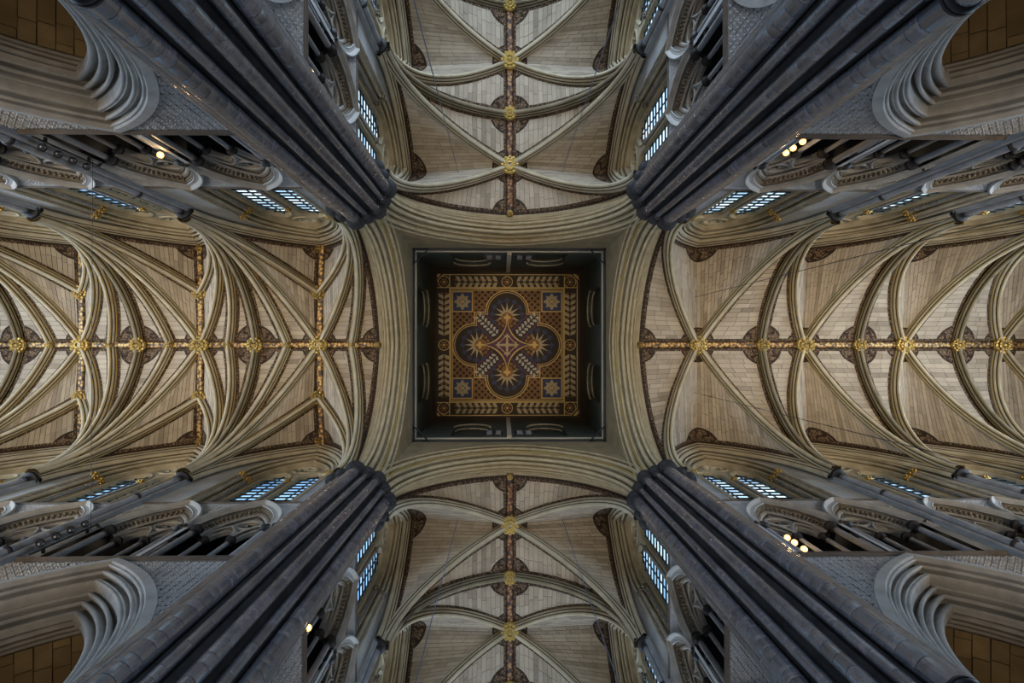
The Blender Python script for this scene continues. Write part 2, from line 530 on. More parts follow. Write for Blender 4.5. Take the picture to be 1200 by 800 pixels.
def build_wall_meshes(arm):
    A = ARMS[arm]; P = A['p']; out = {}
    xs = [5.5] + P[1:]
    low, tri, cle, dia = MB(), MB(), MB(), MB()
    for i in range(len(P) - 1):
        x0, x1 = xs[i], xs[i+1]
        # arcade storey
        if i < len(A['arc']):
            xc, a = A['arc'][i]
            line = [(xc + px, pz) for px, pz in arch_line(a, ARC_RISE, ARC_H, 14, FLOOR)]
            low.sheet([(x0, FLOOR)] + line + [(x1, FLOOR), (x1, ZB), (x0, ZB)], wall_xz(0))
            if not (arm in ('upper', 'lower') and i > 0):
                if i == 0:
                    diaper(dia, x0 + 0.9, x1, 7.4, ZB - 0.08, 0.19, lambda x, z: not in_arch(x, z, xc, a, ARC_RISE, ARC_H, 0.08), -0.04)
                else:
                    diaper(dia, x0, x1, 10.9, ZB - 0.08, 0.15, lambda x, z: not in_arch(x, z, xc, a, ARC_RISE, ARC_H, 0.08), -0.04)
        else:
            low.sheet([(x0, FLOOR), (x1, FLOOR), (x1, ZB), (x0, ZB)], wall_xz(0))
        # triforium storey
        if i < len(A['tri']):
            t0, t1 = A['tri'][i]; a = (t1 - t0)/2 - 0.07
            poly = [(x0, ZB)]
            for tc_ in (t0, t1):
                poly += [(tc_ + px, pz) for px, pz in arch_line(a, 2.35, 16.3, 10, ZB)]
            poly += [(x1, ZB), (x1, ZA), (x0, ZA)]
            tri.sheet(poly, wall_xz(0))
            diaper(dia, x0 + 0.8, x1, 16.0, ZA - 0.06, 0.13, lambda x, z: not any(in_arch(x, z, tc_, a, 2.35, 16.3, 0.12) for tc_ in (t0, t1)), -0.025)
        else:
            tri.sheet([(x0, ZB), (x1, ZB), (x1, ZA), (x0, ZA)], wall_xz(0))
        # clerestory
        if i < len(A['win']):
            xc = A['win'][i]
            poly = [(x0, ZA)] + [(xc + px, pz) for px, pz in arch_line(1.85, 3.75, 23.2, 14, ZA)] + [(x1, ZA), (x1, 28.6), (x0, 28.6)]
            cle.sheet(poly, wall_xz(0))
        else:
            cle.sheet([(x0, ZA), (x1, ZA), (x1, 28.6), (x0, 28.6)], wall_xz(0))
    out['arcade_wall'] = low.mesh('arcade_wall', [M['mortar']], smooth=False)
    out['triforium_wall'] = tri.mesh('triforium_wall', [M['wall']], smooth=False)
    out['clerestory_wall'] = cle.mesh('clerestory_wall', [M['wall']], smooth=False)
    out['carved_squares'] = dia.mesh('carved_squares', [M['diaper']], smooth=False)
    for nm, z, k in (('lower_string_course', ZB, 0.55), ('upper_string_course', ZA, 0.35)):
        s_ = MB()
        s_.grid([[(x, W + d*k, z + dz*k) for d, dz in string_prof] for x in (5.6, P[-1])])
        out[nm] = s_.mesh(nm, [M['string']], 25)
    # gallery behind the triforium: floor, back wall, roof; aisle outer wall
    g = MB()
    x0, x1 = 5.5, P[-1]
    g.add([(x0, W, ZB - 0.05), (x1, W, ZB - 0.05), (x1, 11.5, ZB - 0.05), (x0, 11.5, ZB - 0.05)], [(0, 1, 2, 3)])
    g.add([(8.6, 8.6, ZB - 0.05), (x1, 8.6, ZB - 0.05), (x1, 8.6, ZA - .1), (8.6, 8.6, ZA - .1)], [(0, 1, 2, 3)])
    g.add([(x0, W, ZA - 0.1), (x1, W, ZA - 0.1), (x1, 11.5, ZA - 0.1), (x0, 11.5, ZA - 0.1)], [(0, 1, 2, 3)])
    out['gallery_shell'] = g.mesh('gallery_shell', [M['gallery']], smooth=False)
    w = MB()
    w.add([(11.5, 11.5, FLOOR), (x1, 11.5, FLOOR), (x1, 11.5, ZA), (11.5, 11.5, ZA)], [(0, 1, 2, 3)])
    out['aisle_wall'] = w.mesh('aisle_wall', [M['aisle']], smooth=False)
    return out

def stone_tunnel(xc, a, y0, y1):
    """aisle vault: stone courses that run away from the arcade"""
    stones, bk = [], MB()
    n = 32
    line = arch_line(2.92, ARC_RISE, ARC_H, n//2, None, a)
    bk.grid([[(xc + x*1.01, y, z + 0.02) for x, z in line] for y in (y0, y1)])
    for i in range(len(line) - 1):
        (xa, za), (xb, zb) = line[i], line[i+1]
        y = y0 - random.uniform(0, 0.6)
        while y < y1:
            y2 = y + random.uniform(0.4, 0.95)
            ya, yb = max(y, y0) + 0.012, min(y2, y1) - 0.012
            if yb - ya > 0.05:
                k = 0.03
                j = random.uniform(-0.012, 0.012)
                p = [(xc + xa + (xb-xa)*k, ya, za + (zb-za)*k + j), (xc + xb - (xb-xa)*k, ya, zb - (zb-za)*k + j), (xc + xb - (xb-xa)*k, yb, zb - (zb-za)*k + j), (xc + xa + (xb-xa)*k, yb, za + (zb-za)*k + j)]
                q = [(v[0]*1.0 + (v[0]-xc)*0.012, v[1], v[2] + 0.03) for v in p]
                st = MB(); st.add(p + q, [(0,1,2,3),(0,4,5,1),(1,5,6,2),(2,6,7,3),(3,7,4,0)])
                stones.append(st.mesh('stone', [M['aisle']], smooth=False))
            y = y2
    return stones[:300], bk.mesh('aisle_vault_bed', [M['mortar']], smooth=False)

mb = MB(); mb.grid([[(x, d, z) for x, d, z in row] for row in arch_rows(2.92, ARC_RISE, ARC_H, arc_prof, 18, FLOOR)])
ARC_MESH = mb.mesh('arch_moulding', [M['tracery']], 30)
AISLE_MESH = stone_tunnel(0, 0.60, 1.22, 6.2)

# ---- triforium arch (local origin: centre of the sill on the wall face)
def triforium_meshes(a):
    out = {}
    zs, rise = 16.3 - ZB, 2.35
    def sweep(aa, rr, prof, n=12, foot=None, zz=zs, x0=0, mats=None, m0='tracery', ang=30):
        mb = MB()
        mb.grid([[(x + x0, d, z) for x, d, z in row] for row in arch_rows(aa, rr, zz, prof, n, foot)])
        return mb
    hood = chain((-0.15, 0.0), ('l', -0.15, -0.07), ('r', -0.05, -0.07), ('l', 0.0, -0.01), ('l', 0.0, -0.01), ('l', 0.10, -0.01), ('r', 0.15, 0.02), ('h', 0.17, 0.09))
    out['hood_moulding'] = sweep(a, rise, hood).mesh('hood_moulding', [M['tracery']], 30)
    band = [(0.16, 0.05), (0.16, 0.20), (0.30, 0.26)]
    mb = sweep(a, rise, band)
    rows = arch_rows(a, rise, zs, [(0.17, 0.14), (0.27, 0.20)], 16)
    for i in range(len(rows) - 1):
        for k in range(2):
            p = Vector(rows[i][k])*0.5 + Vector(rows[i+1][k])*0.5
            mb.blob(p, 0.055, sq=(1, 1, 1.2), n=6)
    out['leaf_band'] = mb.mesh('leaf_band', [M['leafband']], 50)
    inner = chain((0.26, 0.24), ('r', 0.36, 0.26), ('h', 0.38, 0.33), ('l', 0.40, 0.36))
    out['inner_moulding'] = sweep(a, rise, inner).mesh('inner_moulding', [M['tracery']], 30)
    # tracery plate with two cusped lights and an oculus
    sa = (a - 0.36)/2 - 0.02; sx = sa + 0.05
    ol = arch_line(a, rise, zs, 12, zs - 0.05, 0.37)
    def light(x0):
        pts = [(x0 + px, pz) for px, pz in arch_line(sa, 0.95, zs + 0.05, 8)]
        return pts
    def foil(cx, cz, r, n, depth):
        pts = []
        for k in range(n*6):
            t = 2*PI*k/(n*6) + PI/2
            q = abs(math.cos(n*(t - PI/2)/2))
            pts.append((cx + (r - depth*(1 - q)**2*1.2)*math.cos(t), cz + (r - depth*(1 - q)**2*1.2)*math.sin(t)))
        return pts
    oc = zs + 1.22; orr = min(0.36, a*0.33)
    # outline goes round the two lights so that they open downward
    l1, l2 = light(-sx), light(sx)
    outer = [ol[0]] + l1 + l2 + [ol[-1]] + list(reversed(ol[1:-1]))
    outer = [ol[0]] + [(p[0], p[1]) for p in l1] + [(p[0], p[1]) for p in l2] + list(reversed(ol[1:]))
    mb = MB()
    mb.plate([outer, foil(0, oc, orr, 4, 0.17)], lambda x, z, d: (x, d, z), 0.42, 0.56)
    out['tracery'] = mb.mesh('tracery', [M['tracery']], 30)
    sub = chain((-0.06, 0.42), ('l', -0.06, 0.33), ('r', 0.02, 0.30), ('h', 0.04, 0.38), ('r', 0.07, 0.42), ('l', 0.07, 0.5))
    out['light_moulding'] = sweep(sa, 0.95, sub, 8, None, zs + 0.05).mesh('light_moulding', [M['tracery']], 40)
    mb = MB()
    mb.tube([(orr*1.05*math.cos(2*PI*k/20), 0.36, oc + orr*1.05*math.sin(2*PI*k/20)) for k in range(20)], 0.06, 6, close=True)
    mb.tube([(x, 0.42, z) for x, z in foil(0, oc, orr*0.97, 4, 0.17)], 0.028, 6, close=True)
    out['oculus_ring'] = mb.mesh('oculus_ring', [M['tracery']], 40)
    def shaft(r_, h):
        mb = MB(); mb.lathe([(r_*1.5, 0.0), (r_*1.5, 0.08), (r_*1.1, 0.14), (r_, 0.18), (r_, h)], 12)
        return mb.mesh('colonnette', [M['greyshaft']], 40)
    out['_col'] = shaft(0.085, zs)
    out['_mid'] = shaft(0.065, zs)
    mb = MB(); mb.lathe([(0.085, -0.20), (0.12, -0.19), (0.12, -0.15), (0.095, -0.13), (0.10, -0.05), (0.16, 0.02), (0.19, 0.04), (0.19, 0.08), (0.15, 0.10), (0.17, 0.13), (0.17, 0.17), (0.0, 0.17)], 14)
    out['_cap'] = mb.mesh('capital', [M['black']], 40)
    out['_sx'] = sx
    return out

# ---- clerestory window (local origin: centre of the sill on the wall face)
def window_meshes():
    out = {}
    z0 = ZA; zs = 23.2 - z0
    rev = chain((-0.05, 0.0), ('l', -0.05, -0.04), ('r', 0.04, -0.02), ('h', 0.10, 0.06), ('r', 0.22, 0.12), ('h', 0.28, 0.20), ('r', 0.37, 0.28), ('l', 0.42, 0.46), ('l', 0.42, 0.7))
    mb = MB(); mb.grid([[(x, d, z) for x, d, z in r_] for r_ in arch_rows(1.85, 3.75, zs, rev, 16, 0.0)])
    out['reveal_moulding'] = mb.mesh('reveal_moulding', [M['rib']], 30)
    ol = arch_line(1.85, 3.75, zs, 14, 0.0, 0.40)
    def light(x0):
        return [(x0 + px, pz) for px, pz in arch_line(0.53, 0.95, 23.85 - z0, 8, 0.06)]
    oc = 25.45 - z0
    circ = []
    for k in range(36):
        t = 2*PI*k/36
        rr = 0.50 - 0.13*(1 - abs(math.cos(3*t)))**2
        circ.append((rr*math.cos(t), oc + rr*math.sin(t)))
    mb = MB(); mb.plate([ol, light(-0.74), light(0.74), circ], lambda x, z, d: (x, d, z), 0.42, 0.62)
    out['tracery'] = mb.mesh('tracery', [M['rib']], 30)
    mb = MB()
    mb.tube([(0.56*math.cos(2*PI*k/22), 0.42, oc + 0.56*math.sin(2*PI*k/22)) for k in range(22)], 0.06, 6, close=True)
    out['oculus_ring'] = mb.mesh('oculus_ring', [M['rib']], 40)
    sub = chain((-0.10, 0.44), ('r', 0.04, 0.44), ('l', 0.04, 0.5))
    mb = MB(); mb.grid([[(x, d, z) for x, d, z in r_] for r_ in arch_rows(0.56, 1.0, 23.85 - z0, sub, 8, 0.06)])
    out['light_moulding'] = mb.mesh('light_moulding', [M['rib']], 40)
    mb = MB(); mb.lathe([(0.06, 0), (0.06, 23.2 - z0)], 10); out['mullion_shaft'] = mb.mesh('mullion_shaft', [M['greyshaft']])
    mb = MB(); mb.lathe([(0.085, 0), (0.085, 23.0 - z0)], 12); out['jamb_shaft'] = mb.mesh('jamb_shaft', [M['marble']])
    for nm, mt in (('capital_gold', 'gold'), ('capital_stone', 'leafband')):
        mb = MB(); mb.lathe([(0.09, -0.22), (0.12, -0.2), (0.10, -0.12), (0.14, 0.0), (0.18, 0.06), (0.18, 0.1), (0.0, 0.1)], 12)
        for k in range(6):
            a = 2*PI*k/6
            mb.blob((0.15*math.cos(a), 0.15*math.sin(a), -0.03), 0.07, n=6)
            mb.blob((0.13*math.cos(a + .5), 0.13*math.sin(a + .5), -0.15), 0.055, n=6)
        out[nm] = mb.mesh('capital', [M[mt]], 50)
    bars = MB()
    rows = 14; top = 24.8 - z0
    for k in range(1, rows):
        bars.box((0, 0, 0.1 + top*k/rows), (1.08, 0.06, 0.035))
    bars.box((0, 0, top/2), (0.03, 0.05, top))
    out['glazing_bars'] = bars.mesh('glazing_bars', [M['lead']], smooth=False)
    p = MB(); h = top/rows - 0.01
    p.box((0, 0, h/2), (1.08, 0.012, h)); out['pane'] = p.mesh('pane', [M['glass']], smooth=False)
    p = MB(); p.box((0, 0, 0), (1.1, 0.012, 1.1)); out['round_pane'] = p.mesh('pane', [M['glass']], smooth=False)
    out['_rows'], out['_top'] = rows, top
    return out

# ---- vault shaft on the wall
def wall_shaft_meshes():
    out = {}
    H = ZS - 7.2
    mb = MB(); mb.lathe([(0.115, 0), (0.115, H)], 14); out['main'] = mb.mesh('shaft', [M['greyshaft']])
    mb = MB(); mb.lathe([(0.075, 0), (0.075, H)], 12); out['side'] = mb.mesh('shaft', [M['greyshaft']])
    mb = MB(); mb.lathe([(0.115, -0.06), (0.16, -0.04), (0.17, 0), (0.16, 0.04), (0.115, 0.06)], 14); out['ring'] = mb.mesh('shaft_ring', [M['black']], 60)
    mb = MB(); mb.lathe([(0.12, -0.32), (0.17, -0.30), (0.17, -0.25), (0.135, -0.22), (0.14, -0.10), (0.19, -0.03), (0.25, 0.0), (0.25, 0.06), (0.21, 0.08), (0.24, 0.12), (0.24, 0.16), (0.0, 0.16)], 18)
    out['cap'] = mb.mesh('capital', [M['black']], 40)
    mb = MB(); mb.box((0, 0.16, H/2), (0.52, 0.14, H)); out['pilaster'] = mb.mesh('pilaster', [M['wall']], smooth=False)
    return out

TRI_CACHE, WIN, WSH = {}, window_meshes(), wall_shaft_meshes()
order_word = ['nearest the crossing', 'second from the crossing', 'third from the crossing', 'fourth from the crossing']
n_window = 0
for arm in ('left', 'right', 'upper', 'lower'):
    A = ARMS[arm]
    key = 'upper' if arm == 'lower' else arm
    if key not in wall_meshes:
        wall_meshes[key] = build_wall_meshes(arm)
    for s in (1, -1):
        MT = arm_matrix(arm, s)
        sn = side_name(arm, s)
        where = f'{sn} wall of the {arm} arm'
        wl = struct(f'wall_{arm}_{sn}', MT)
        for nm, me in wall_meshes[key].items():
            put(nm, me, wl, kind='stuff' if nm == 'carved_squares' else None)
        # arcade arches
        for i, (xc, a) in enumerate(A['arc']):
            if arm in ('left', 'right') and i == 0:
                t = thing('arcade_arch', MT @ T(xc, W, 0), f'moulded pointed arcade arch below the {where}, brown aisle vault behind', 'arch', 'arcade arches in the corners')
                put('arch_moulding', ARC_MESH, t)
                put('vault_bed', AISLE_MESH[1], t)
                for me in AISLE_MESH[0]:
                    put('stone', me, t)
            else:
                o = put('arch_moulding', ARC_MESH, wl, T(xc, W, 0) @ Matrix.Diagonal((a/2.92, 1, 1, 1)))
                if i > 0:
                    put('aisle_vault_bed', AISLE_MESH[1], wl, T(xc, W, 0) @ Matrix.Diagonal((a/2.92, 1, 1, 1)))
        # triforium arches
        idx = 0
        for pair in A['tri']:
            a = round((pair[1] - pair[0])/2 - 0.07, 3)
            if a not in TRI_CACHE:
                TRI_CACHE[a] = triforium_meshes(a)
            G = TRI_CACHE[a]
            for tc_ in pair:
                t = thing('triforium_arch', MT @ T(tc_, W, ZB), f'triforium arch with tracery in the {where}, {order_word[idx]}', 'arch', 'traceried triforium arches')
                idx += 1
                for nm in ('hood_moulding', 'leaf_band', 'inner_moulding', 'tracery', 'oculus_ring'):
                    put(nm, G[nm], t)
                for q in (-1, 1):
                    put('light_moulding', G['light_moulding'], t, T(q*G['_sx'], 0, 0))
                for q in (-1, 1):
                    cx = q*(a - 0.17)
                    c = put('colonnette', G['_col'], t, T(cx, 0.12, 0)); put('capital', G['_cap'], c, T(0, 0, 16.3 - ZB))
                    c = put('colonnette', G['_mid'], t, T(q*(a - 0.40), 0.42, 0)); put('capital', G['_cap'], c, T(0, 0, 16.3 - ZB) @ Matrix.Scale(0.8, 4))
                c = put('colonnette', G['_mid'], t, T(0, 0.42, 0)); put('capital', G['_cap'], c, T(0, 0, 16.3 - ZB) @ Matrix.Scale(0.85, 4))
        # windows
        gold = arm in ('left', 'right')
        for i, xc in enumerate(A['win']):
            n_window += 1
            w = struct(f'window_{n_window}', MT @ T(xc, W, ZA))
            for nm in ('reveal_moulding', 'tracery', 'oculus_ring'):
                put(nm, WIN[nm], w)
            for q in (-1, 1):
                put('light_moulding', WIN['light_moulding'], w, T(q*0.74, 0, 0))
                gb = put('glazing_bars', WIN['glazing_bars'], w, T(q*0.74, 0.55, 0), kind='stuff')
                for k in range(WIN['_rows']):
                    put('pane', WIN['pane'], w, T(q*0.74, 0.55, 0.1 + WIN['_top']*k/WIN['_rows']))
            put('pane', WIN['round_pane'], w, T(0, 0.55, 25.45 - ZA))
            capm = WIN['capital_gold'] if gold else WIN['capital_stone']
            c = put('mullion_shaft', WIN['mullion_shaft'], w, T(0, 0.38, 0)); put('capital', capm, c, T(0, 0, 23.2 - ZA) @ Matrix.Scale(0.8, 4))
            for q in (-1, 1):
                c = put('jamb_shaft', WIN['jamb_shaft'], w, T(q*1.76, 0.05, 0)); put('capital', capm, c, T(0, 0, 23.0 - ZA))
                c = put('jamb_shaft', WIN['jamb_shaft'], w, T(q*1.52, 0.27, 0)); put('capital', capm, c, T(0, 0, 23.0 - ZA) @ Matrix.Scale(0.85, 4))
        # vault shafts on the wall
        np_ = 2 if arm in ('left', 'right') else 1
        for i in range(np_):
            xp = A['p'][1 + i]
            lab = f'grey vault shafts, {where}' + (', beside the windows' if np_ == 1 else (', nearest the crossing' if i == 0 else ', farther from the crossing'))
            t = thing('vault_shaft', MT @ T(xp, W - 0.2, 7.2), lab, 'column', 'vault shafts on the walls')
            put('pilaster', WSH['pilaster'], t)
            c = put('shaft', WSH['main'], t)
            put('shaft_ring', WSH['ring'], c, T(0, 0, ZA - 7.2)); put('shaft_ring', WSH['ring'], c, T(0, 0, ZB - 7.2))
            put('shaft', WSH['side'], t, T(-0.19, 0.08, 0)); put('shaft', WSH['side'], t, T(0.19, 0.08, 0))
            put('capital', WSH['cap'], t, T(0, 0.02, ZS - 7.2 - 0.16) @ Matrix.Diagonal((1.15, 1.15, 1, 1)))

# ------------------------------------------------------------------ vaults
def arc_pt(S, B, u):
    """point on a rib from springing S to boss B"""
    dx, dy = B[0] - S[0], B[1] - S[1]
    L = math.hypot(dx, dy); h = B[2] - S[2]
    R = (L*L + h*h)/(2*L)
    if h >= R:                                   # stilted: a straight part below
        R = L; th_m = PI/2; stilt = h - L
        s_len = stilt; tot = stilt + R*PI/2
        q = u*tot
        if q < stilt:
            return Vector((S[0], S[1], S[2] + q))
        th = (q - stilt)/R
        l, z = R - R*math.cos(th), stilt + R*math.sin(th)
    else:
        th_m = math.asin(min(1, h/R)) if L <= R else PI - math.asin(min(1, h/R))
        th = u*th_m
        l, z = R - R*math.cos(th), R*math.sin(th)
    return Vector((S[0] + dx/L*l, S[1] + dy/L*l, S[2] + z))

rib_prof = chain((-0.20, 0.06), ('l', -0.20, -0.05), ('l', -0.175, -0.09), ('h', -0.13, -0.13), ('r', -0.075, -0.19), ('l', -0.062, -0.22), ('h', -0.055, -0.25), ('l', -0.045, -0.30), ('l', 0.045, -0.30),
                 ('l', 0.055, -0.25), ('l', 0.062, -0.22), ('l', 0.075, -0.19))
def half_rib():
    # half profile from the web to the nose, sides mirrored; a material per segment: 0 stone, 1 gold fillet, 2 hollow with its shade painted in
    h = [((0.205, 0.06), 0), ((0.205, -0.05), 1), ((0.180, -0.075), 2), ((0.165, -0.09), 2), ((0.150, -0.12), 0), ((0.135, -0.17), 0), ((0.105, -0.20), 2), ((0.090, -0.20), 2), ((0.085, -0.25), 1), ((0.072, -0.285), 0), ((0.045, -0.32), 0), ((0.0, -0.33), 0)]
    left = [(-p[0], p[1]) for p, _ in h]
    right = [(p[0], p[1]) for p, _ in reversed(h[:-1])]
    ml = [k for _, k in h[:-1]]
    return left + right, ml + list(reversed(ml))
RIBP, RIBM = half_rib()

def rib_mesh(name, S, B, gold, scale=1.0, u0=0.0, n=20):
    path = [arc_pt(S, B, u0 + (1 - u0)*i/n) for i in range(n + 1)]
    d = Vector((B[0] - S[0], B[1] - S[1], 0)).normalized()
    side = Vector((-d.y, d.x, 0))
    rows = []
    for i, p in enumerate(path):
        t = (path[min(i+1, n)] - path[max(i-1, 0)]).normalized()
        nn = side.cross(t)
        if nn.z < 0 or (abs(nn.z) < 1e-3 and nn.dot(d) > 0):
            nn = -nn
        # nn points out of the vault; profile depth is negative toward the inside
        if nn.dot(d) > 0:
            nn = -nn
        rows.append([tuple(p + side*(a*scale) + nn*(b*scale)) for a, b in RIBP])
    mb = MB()
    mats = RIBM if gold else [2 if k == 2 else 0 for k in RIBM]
    mb.grid(rows, mats=mats)
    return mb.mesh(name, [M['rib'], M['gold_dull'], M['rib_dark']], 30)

def web_cell(mb, bed, A0, A1, B0, B1, rosettes, courses=32, ridge=True):
    """stones between rib A0>A1 and rib B0>B1"""
    def P(u, v):
        return arc_pt(A0, A1, u).lerp(arc_pt(B0, B1, u), v)
    us = [0.02 + 0.98*i/courses for i in range(courses + 1)]
    lenA = sum((arc_pt(A0, A1, us[i+1]) - arc_pt(A0, A1, us[i])).length for i in range(courses))
    bed_rows = []
    for u in us:
        bed_rows.append([P(u, v) for v in (0, 0.5, 1)])
    rows = []
    for i, row in enumerate(bed_rows):
        rows.append([tuple(p + (p - Vector((p.x, 0, 19.0))).normalized()*0.03) for p in row])
    bed.grid(rows)
    for i in range(courses):
        u0, u1 = us[i], us[i+1]
        um = (u0 + u1)/2
        w = (P(um, 1) - P(um, 0)).length
        k = max(1, round(w/0.62))
        cuts = [0.0]
        off = random.uniform(0.25, 0.75)
        if k > 1:
            cuts += [(j + off)/k for j in range(k)]
            cuts = [c for c in cuts if c < 0.97]
        cuts.append(1.0)
        ct = random.gauss(0.62, 0.16)
        gu = 0.009/(lenA/courses)*(u1 - u0)
        for j in range(len(cuts) - 1):
            gv = 0.007/max(w, 0.1)
            v0, v1 = cuts[j] + gv, cuts[j+1] - gv
            if v1 - v0 < 0.01:
                continue
            cs = [P(u0 + gu, v0), P(u0 + gu, v1), P(u1 - gu, v1), P(u1 - gu, v0)]
            ctr = sum(cs, Vector())/4
            outw = (ctr - Vector((ctr.x, 0, 19.0))).normalized()
            j_ = random.uniform(-0.006, 0.006)
            cs = [c + outw*j_ for c in cs]
            b = len(mb.v)
            mb.v.extend([tuple(c) for c in cs] + [tuple(c + outw*0.035) for c in cs])
            for f in ((0,1,2,3),(0,4,5,1),(1,5,6,2),(2,6,7,3),(3,7,4,0)):
                mb.f.append(tuple(b + q for q in f)); mb.m.append(0)
                mb.t.append(min(1.0, max(0.0, ct + random.gauss(0, 0.12))) if f[0] == 0 and f[1] == 1 else 0.0)
            best, bd = (99.0, 99.0, 1.0), 1e9
            for (rx, ry, rr) in rosettes:
                dd = math.hypot(ctr.x - rx, ctr.y - ry) - rr
                if dd < bd and dd < 0.8:
                    bd, best = dd, (rx, ry, rr)
            uv = [(u0, v0), (u0, v1), (u1, v1), (u1, v0)]
            for c, (uu, vv) in list(zip(cs, uv))*2:
                ww = (P(uu, 1) - P(uu, 0)).length
                mb.br.append((c.x - best[0], c.y - best[1], best[2]) if bd < 1e8 else (99.0, 99.0, 1.0))
                mb.ed.append((vv*ww, (1 - vv)*ww, (1 - uu)*lenA + 0.02 if ridge else 99.0))

def boss_mesh(name, r, petals, hole, mat):
    mb = MB()
    mb.lathe([(r*0.55, 0.25), (r*0.95, 0.20), (r, 0.10), (r*0.9, 0.02), (r*0.72, 0.0), (r*0.66, 0.04)], 20, (0, 0, 0))
    for k in range(petals):
        a = 2*PI*k/petals
        mb.blob((r*0.82*math.cos(a), r*0.82*math.sin(a), 0.0), r*0.21, sq=(1, 1, 0.8), n=6)
        a += PI/petals
        mb.blob((r*0.5*math.cos(a), r*0.5*math.sin(a), -0.04), r*0.20, sq=(1, 1, 0.9), n=6)
    if hole:
        mb.lathe([(r*0.36, 0.05), (r*0.36, -0.10), (r*0.25, -0.11), (r*0.22, -0.02)], 14)
        mb.lathe([(r*0.22, -0.02), (0.001, -0.01)], 14, mat=1)
    else:
        mb.blob((0, 0, -0.05), r*0.3, sq=(1, 1, 0.7), n=8)
    return mb.mesh(name, [M[mat], M['rib_dark']], 50)

def build_vault(arm):
    """meshes of one arm: list of (name, mesh, matrix, kind)"""
    A = ARMS[arm]; P = A['p']; out = []
    tier = A['kind'] == 'tierceron'
    gold = arm in ('left', 'right')
    YS = 5.02
    X0 = 6.5
    Sx = [6.62] + P[1:]
    nb = len(A['boss'])
    win = A['win'] + [A['boss'][i] for i in range(len(A['win']), nb)]
    rosettes = []
    bosses = []          # x, y, radius, petals, hole
    for i in range(nb):
        bosses.append((A['boss'][i], 0, 0.46, 12, i % 2 == 0))
        rosettes.append((A['boss'][i], 0, 0.88))
        bosses.append((P[i+1], 0, 0.40 if tier else 0.34, 10, False))
        rosettes.append((P[i+1], 0, 1.02))
        for sy in (-1, 1):
            rosettes.append((win[i], sy*YS, 0.88))
            if tier:
                bosses.append((A['boss'][i], sy*2.6, 0.36, 9, False))
        if tier:
            xa = X0 if i == 0 else P[i]
            bosses.append(((xa + A['boss'][i])/2 + (0.0 if i else -0.12), 0, 0.2, 6, False))
            bosses.append(((P[i+1] + A['boss'][i])/2, 0, 0.2, 6, False))
    rosettes.append((X0, 0, 0.9))
    bosses.append((X0 + 0.05, 0, 0.16, 6, False))
    if tier:
        for i in range(nb):
            for sy in (-1, 1):
                bosses.append((A['boss'][i], sy*4.75, 0.18, 6, False))
    for i in range(nb):
        bx = A['boss'][i]
        x_l, x_r = (X0 if i == 0 else P[i]), P[i+1]
        for sy in (-1, 1):
            wall_ap = (win[i], sy*(YS + 0.02), ZR - 0.12)
            bossP = (bx, 0, ZR)
            for end in (0, 1):
                S = (Sx[i + end], sy*YS, ZS)
                tr = ((x_l, x_r)[end], 0, ZR)
                ribs = [(wall_ap, 'wall_rib')]
                if tier:
                    ribs.append(((bx, sy*2.6, ZR - 0.03), 'tierceron'))
                ribs.append((bossP, 'diagonal_rib'))
                if tier:
                    xm = (x_l + bx)/2 - (0.12 if i == 0 else 0) if end == 0 else (x_r + bx)/2
                    ribs.append(((xm, 0, ZR), 'tierceron'))
                ribs.append((tr, 'transverse_rib'))
                st, bed = MB(), MB()
                for k in range(len(ribs) - 1):
                    st, bed = MB(), MB()
                    S2, E2 = S, ribs[k+1][0]
                    if i == 0 and end == 0 and k == len(ribs) - 2:      # the last cell ends on the crossing arch
                        S2, E2 = (6.42, sy*5.42, ZS), (6.42, 0, ZR + 0.05)
                    web_cell(st, bed, S, ribs[k][0], S2, E2, rosettes, 34, tier or ribs[k][1] != 'wall_rib')
                    out.append(('web_bed', bed.mesh('web_bed', [M['mortar']], smooth=False), None, 'stuff'))
                    out.append(('web_stones', st.mesh('web_stones', [M['web']], smooth=False), None, 'stuff'))
                for B, nm in ribs:
                    if nm == 'transverse_rib' and (end == 1 or i == 0):
                        if end == 1:
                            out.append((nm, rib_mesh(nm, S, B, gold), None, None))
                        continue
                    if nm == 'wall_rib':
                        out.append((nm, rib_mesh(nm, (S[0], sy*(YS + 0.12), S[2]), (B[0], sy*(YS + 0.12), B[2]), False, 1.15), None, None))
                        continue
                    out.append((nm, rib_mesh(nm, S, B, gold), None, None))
    # ridge ribs
    rp = [(-0.15, 0.08), (-0.15, -0.10), (-0.09, -0.16), (0.09, -0.16), (0.15, -0.10), (0.15, 0.08)]
    rm = 'goldridge' if gold else 'redridge'
    mb = MB(); mb.grid([[(x, a, ZR + b) for a, b in rp] for x in (X0 - 0.1, P[-1])], mats=[1, 0, 0, 0, 1])
    out.append(('ridge_rib', mb.mesh('ridge_rib', [M[rm], M['rib_dark']], smooth=False), None, None))
    if tier:
        for i in range(nb):
            for sy in (-1, 1):
                mb = MB()
                rows = []
                for k in range(9):
                    t = k/8
                    rows.append([(A['boss'][i]*(1 - t) + win[i]*t + a, sy*4.95*t, ZR + b - 0.1*t) for a, b in rp])
                mb.grid(rows, mats=[1, 0, 0, 0, 1])
                out.append(('transverse_ridge_rib', mb.mesh('transverse_ridge_rib', [M[rm], M['rib_dark']], smooth=False), None, None))
    bm_cache = {}
    for (x, y, r, pt, hole) in bosses:
        k = (r, pt, hole)
        if k not in bm_cache:
            bm_cache[k] = boss_mesh('boss', r, pt, hole, 'gold' if gold else 'gold_dull')
        out.append(('boss', bm_cache[k], T(x, y, ZR - 0.30), None))
    return out

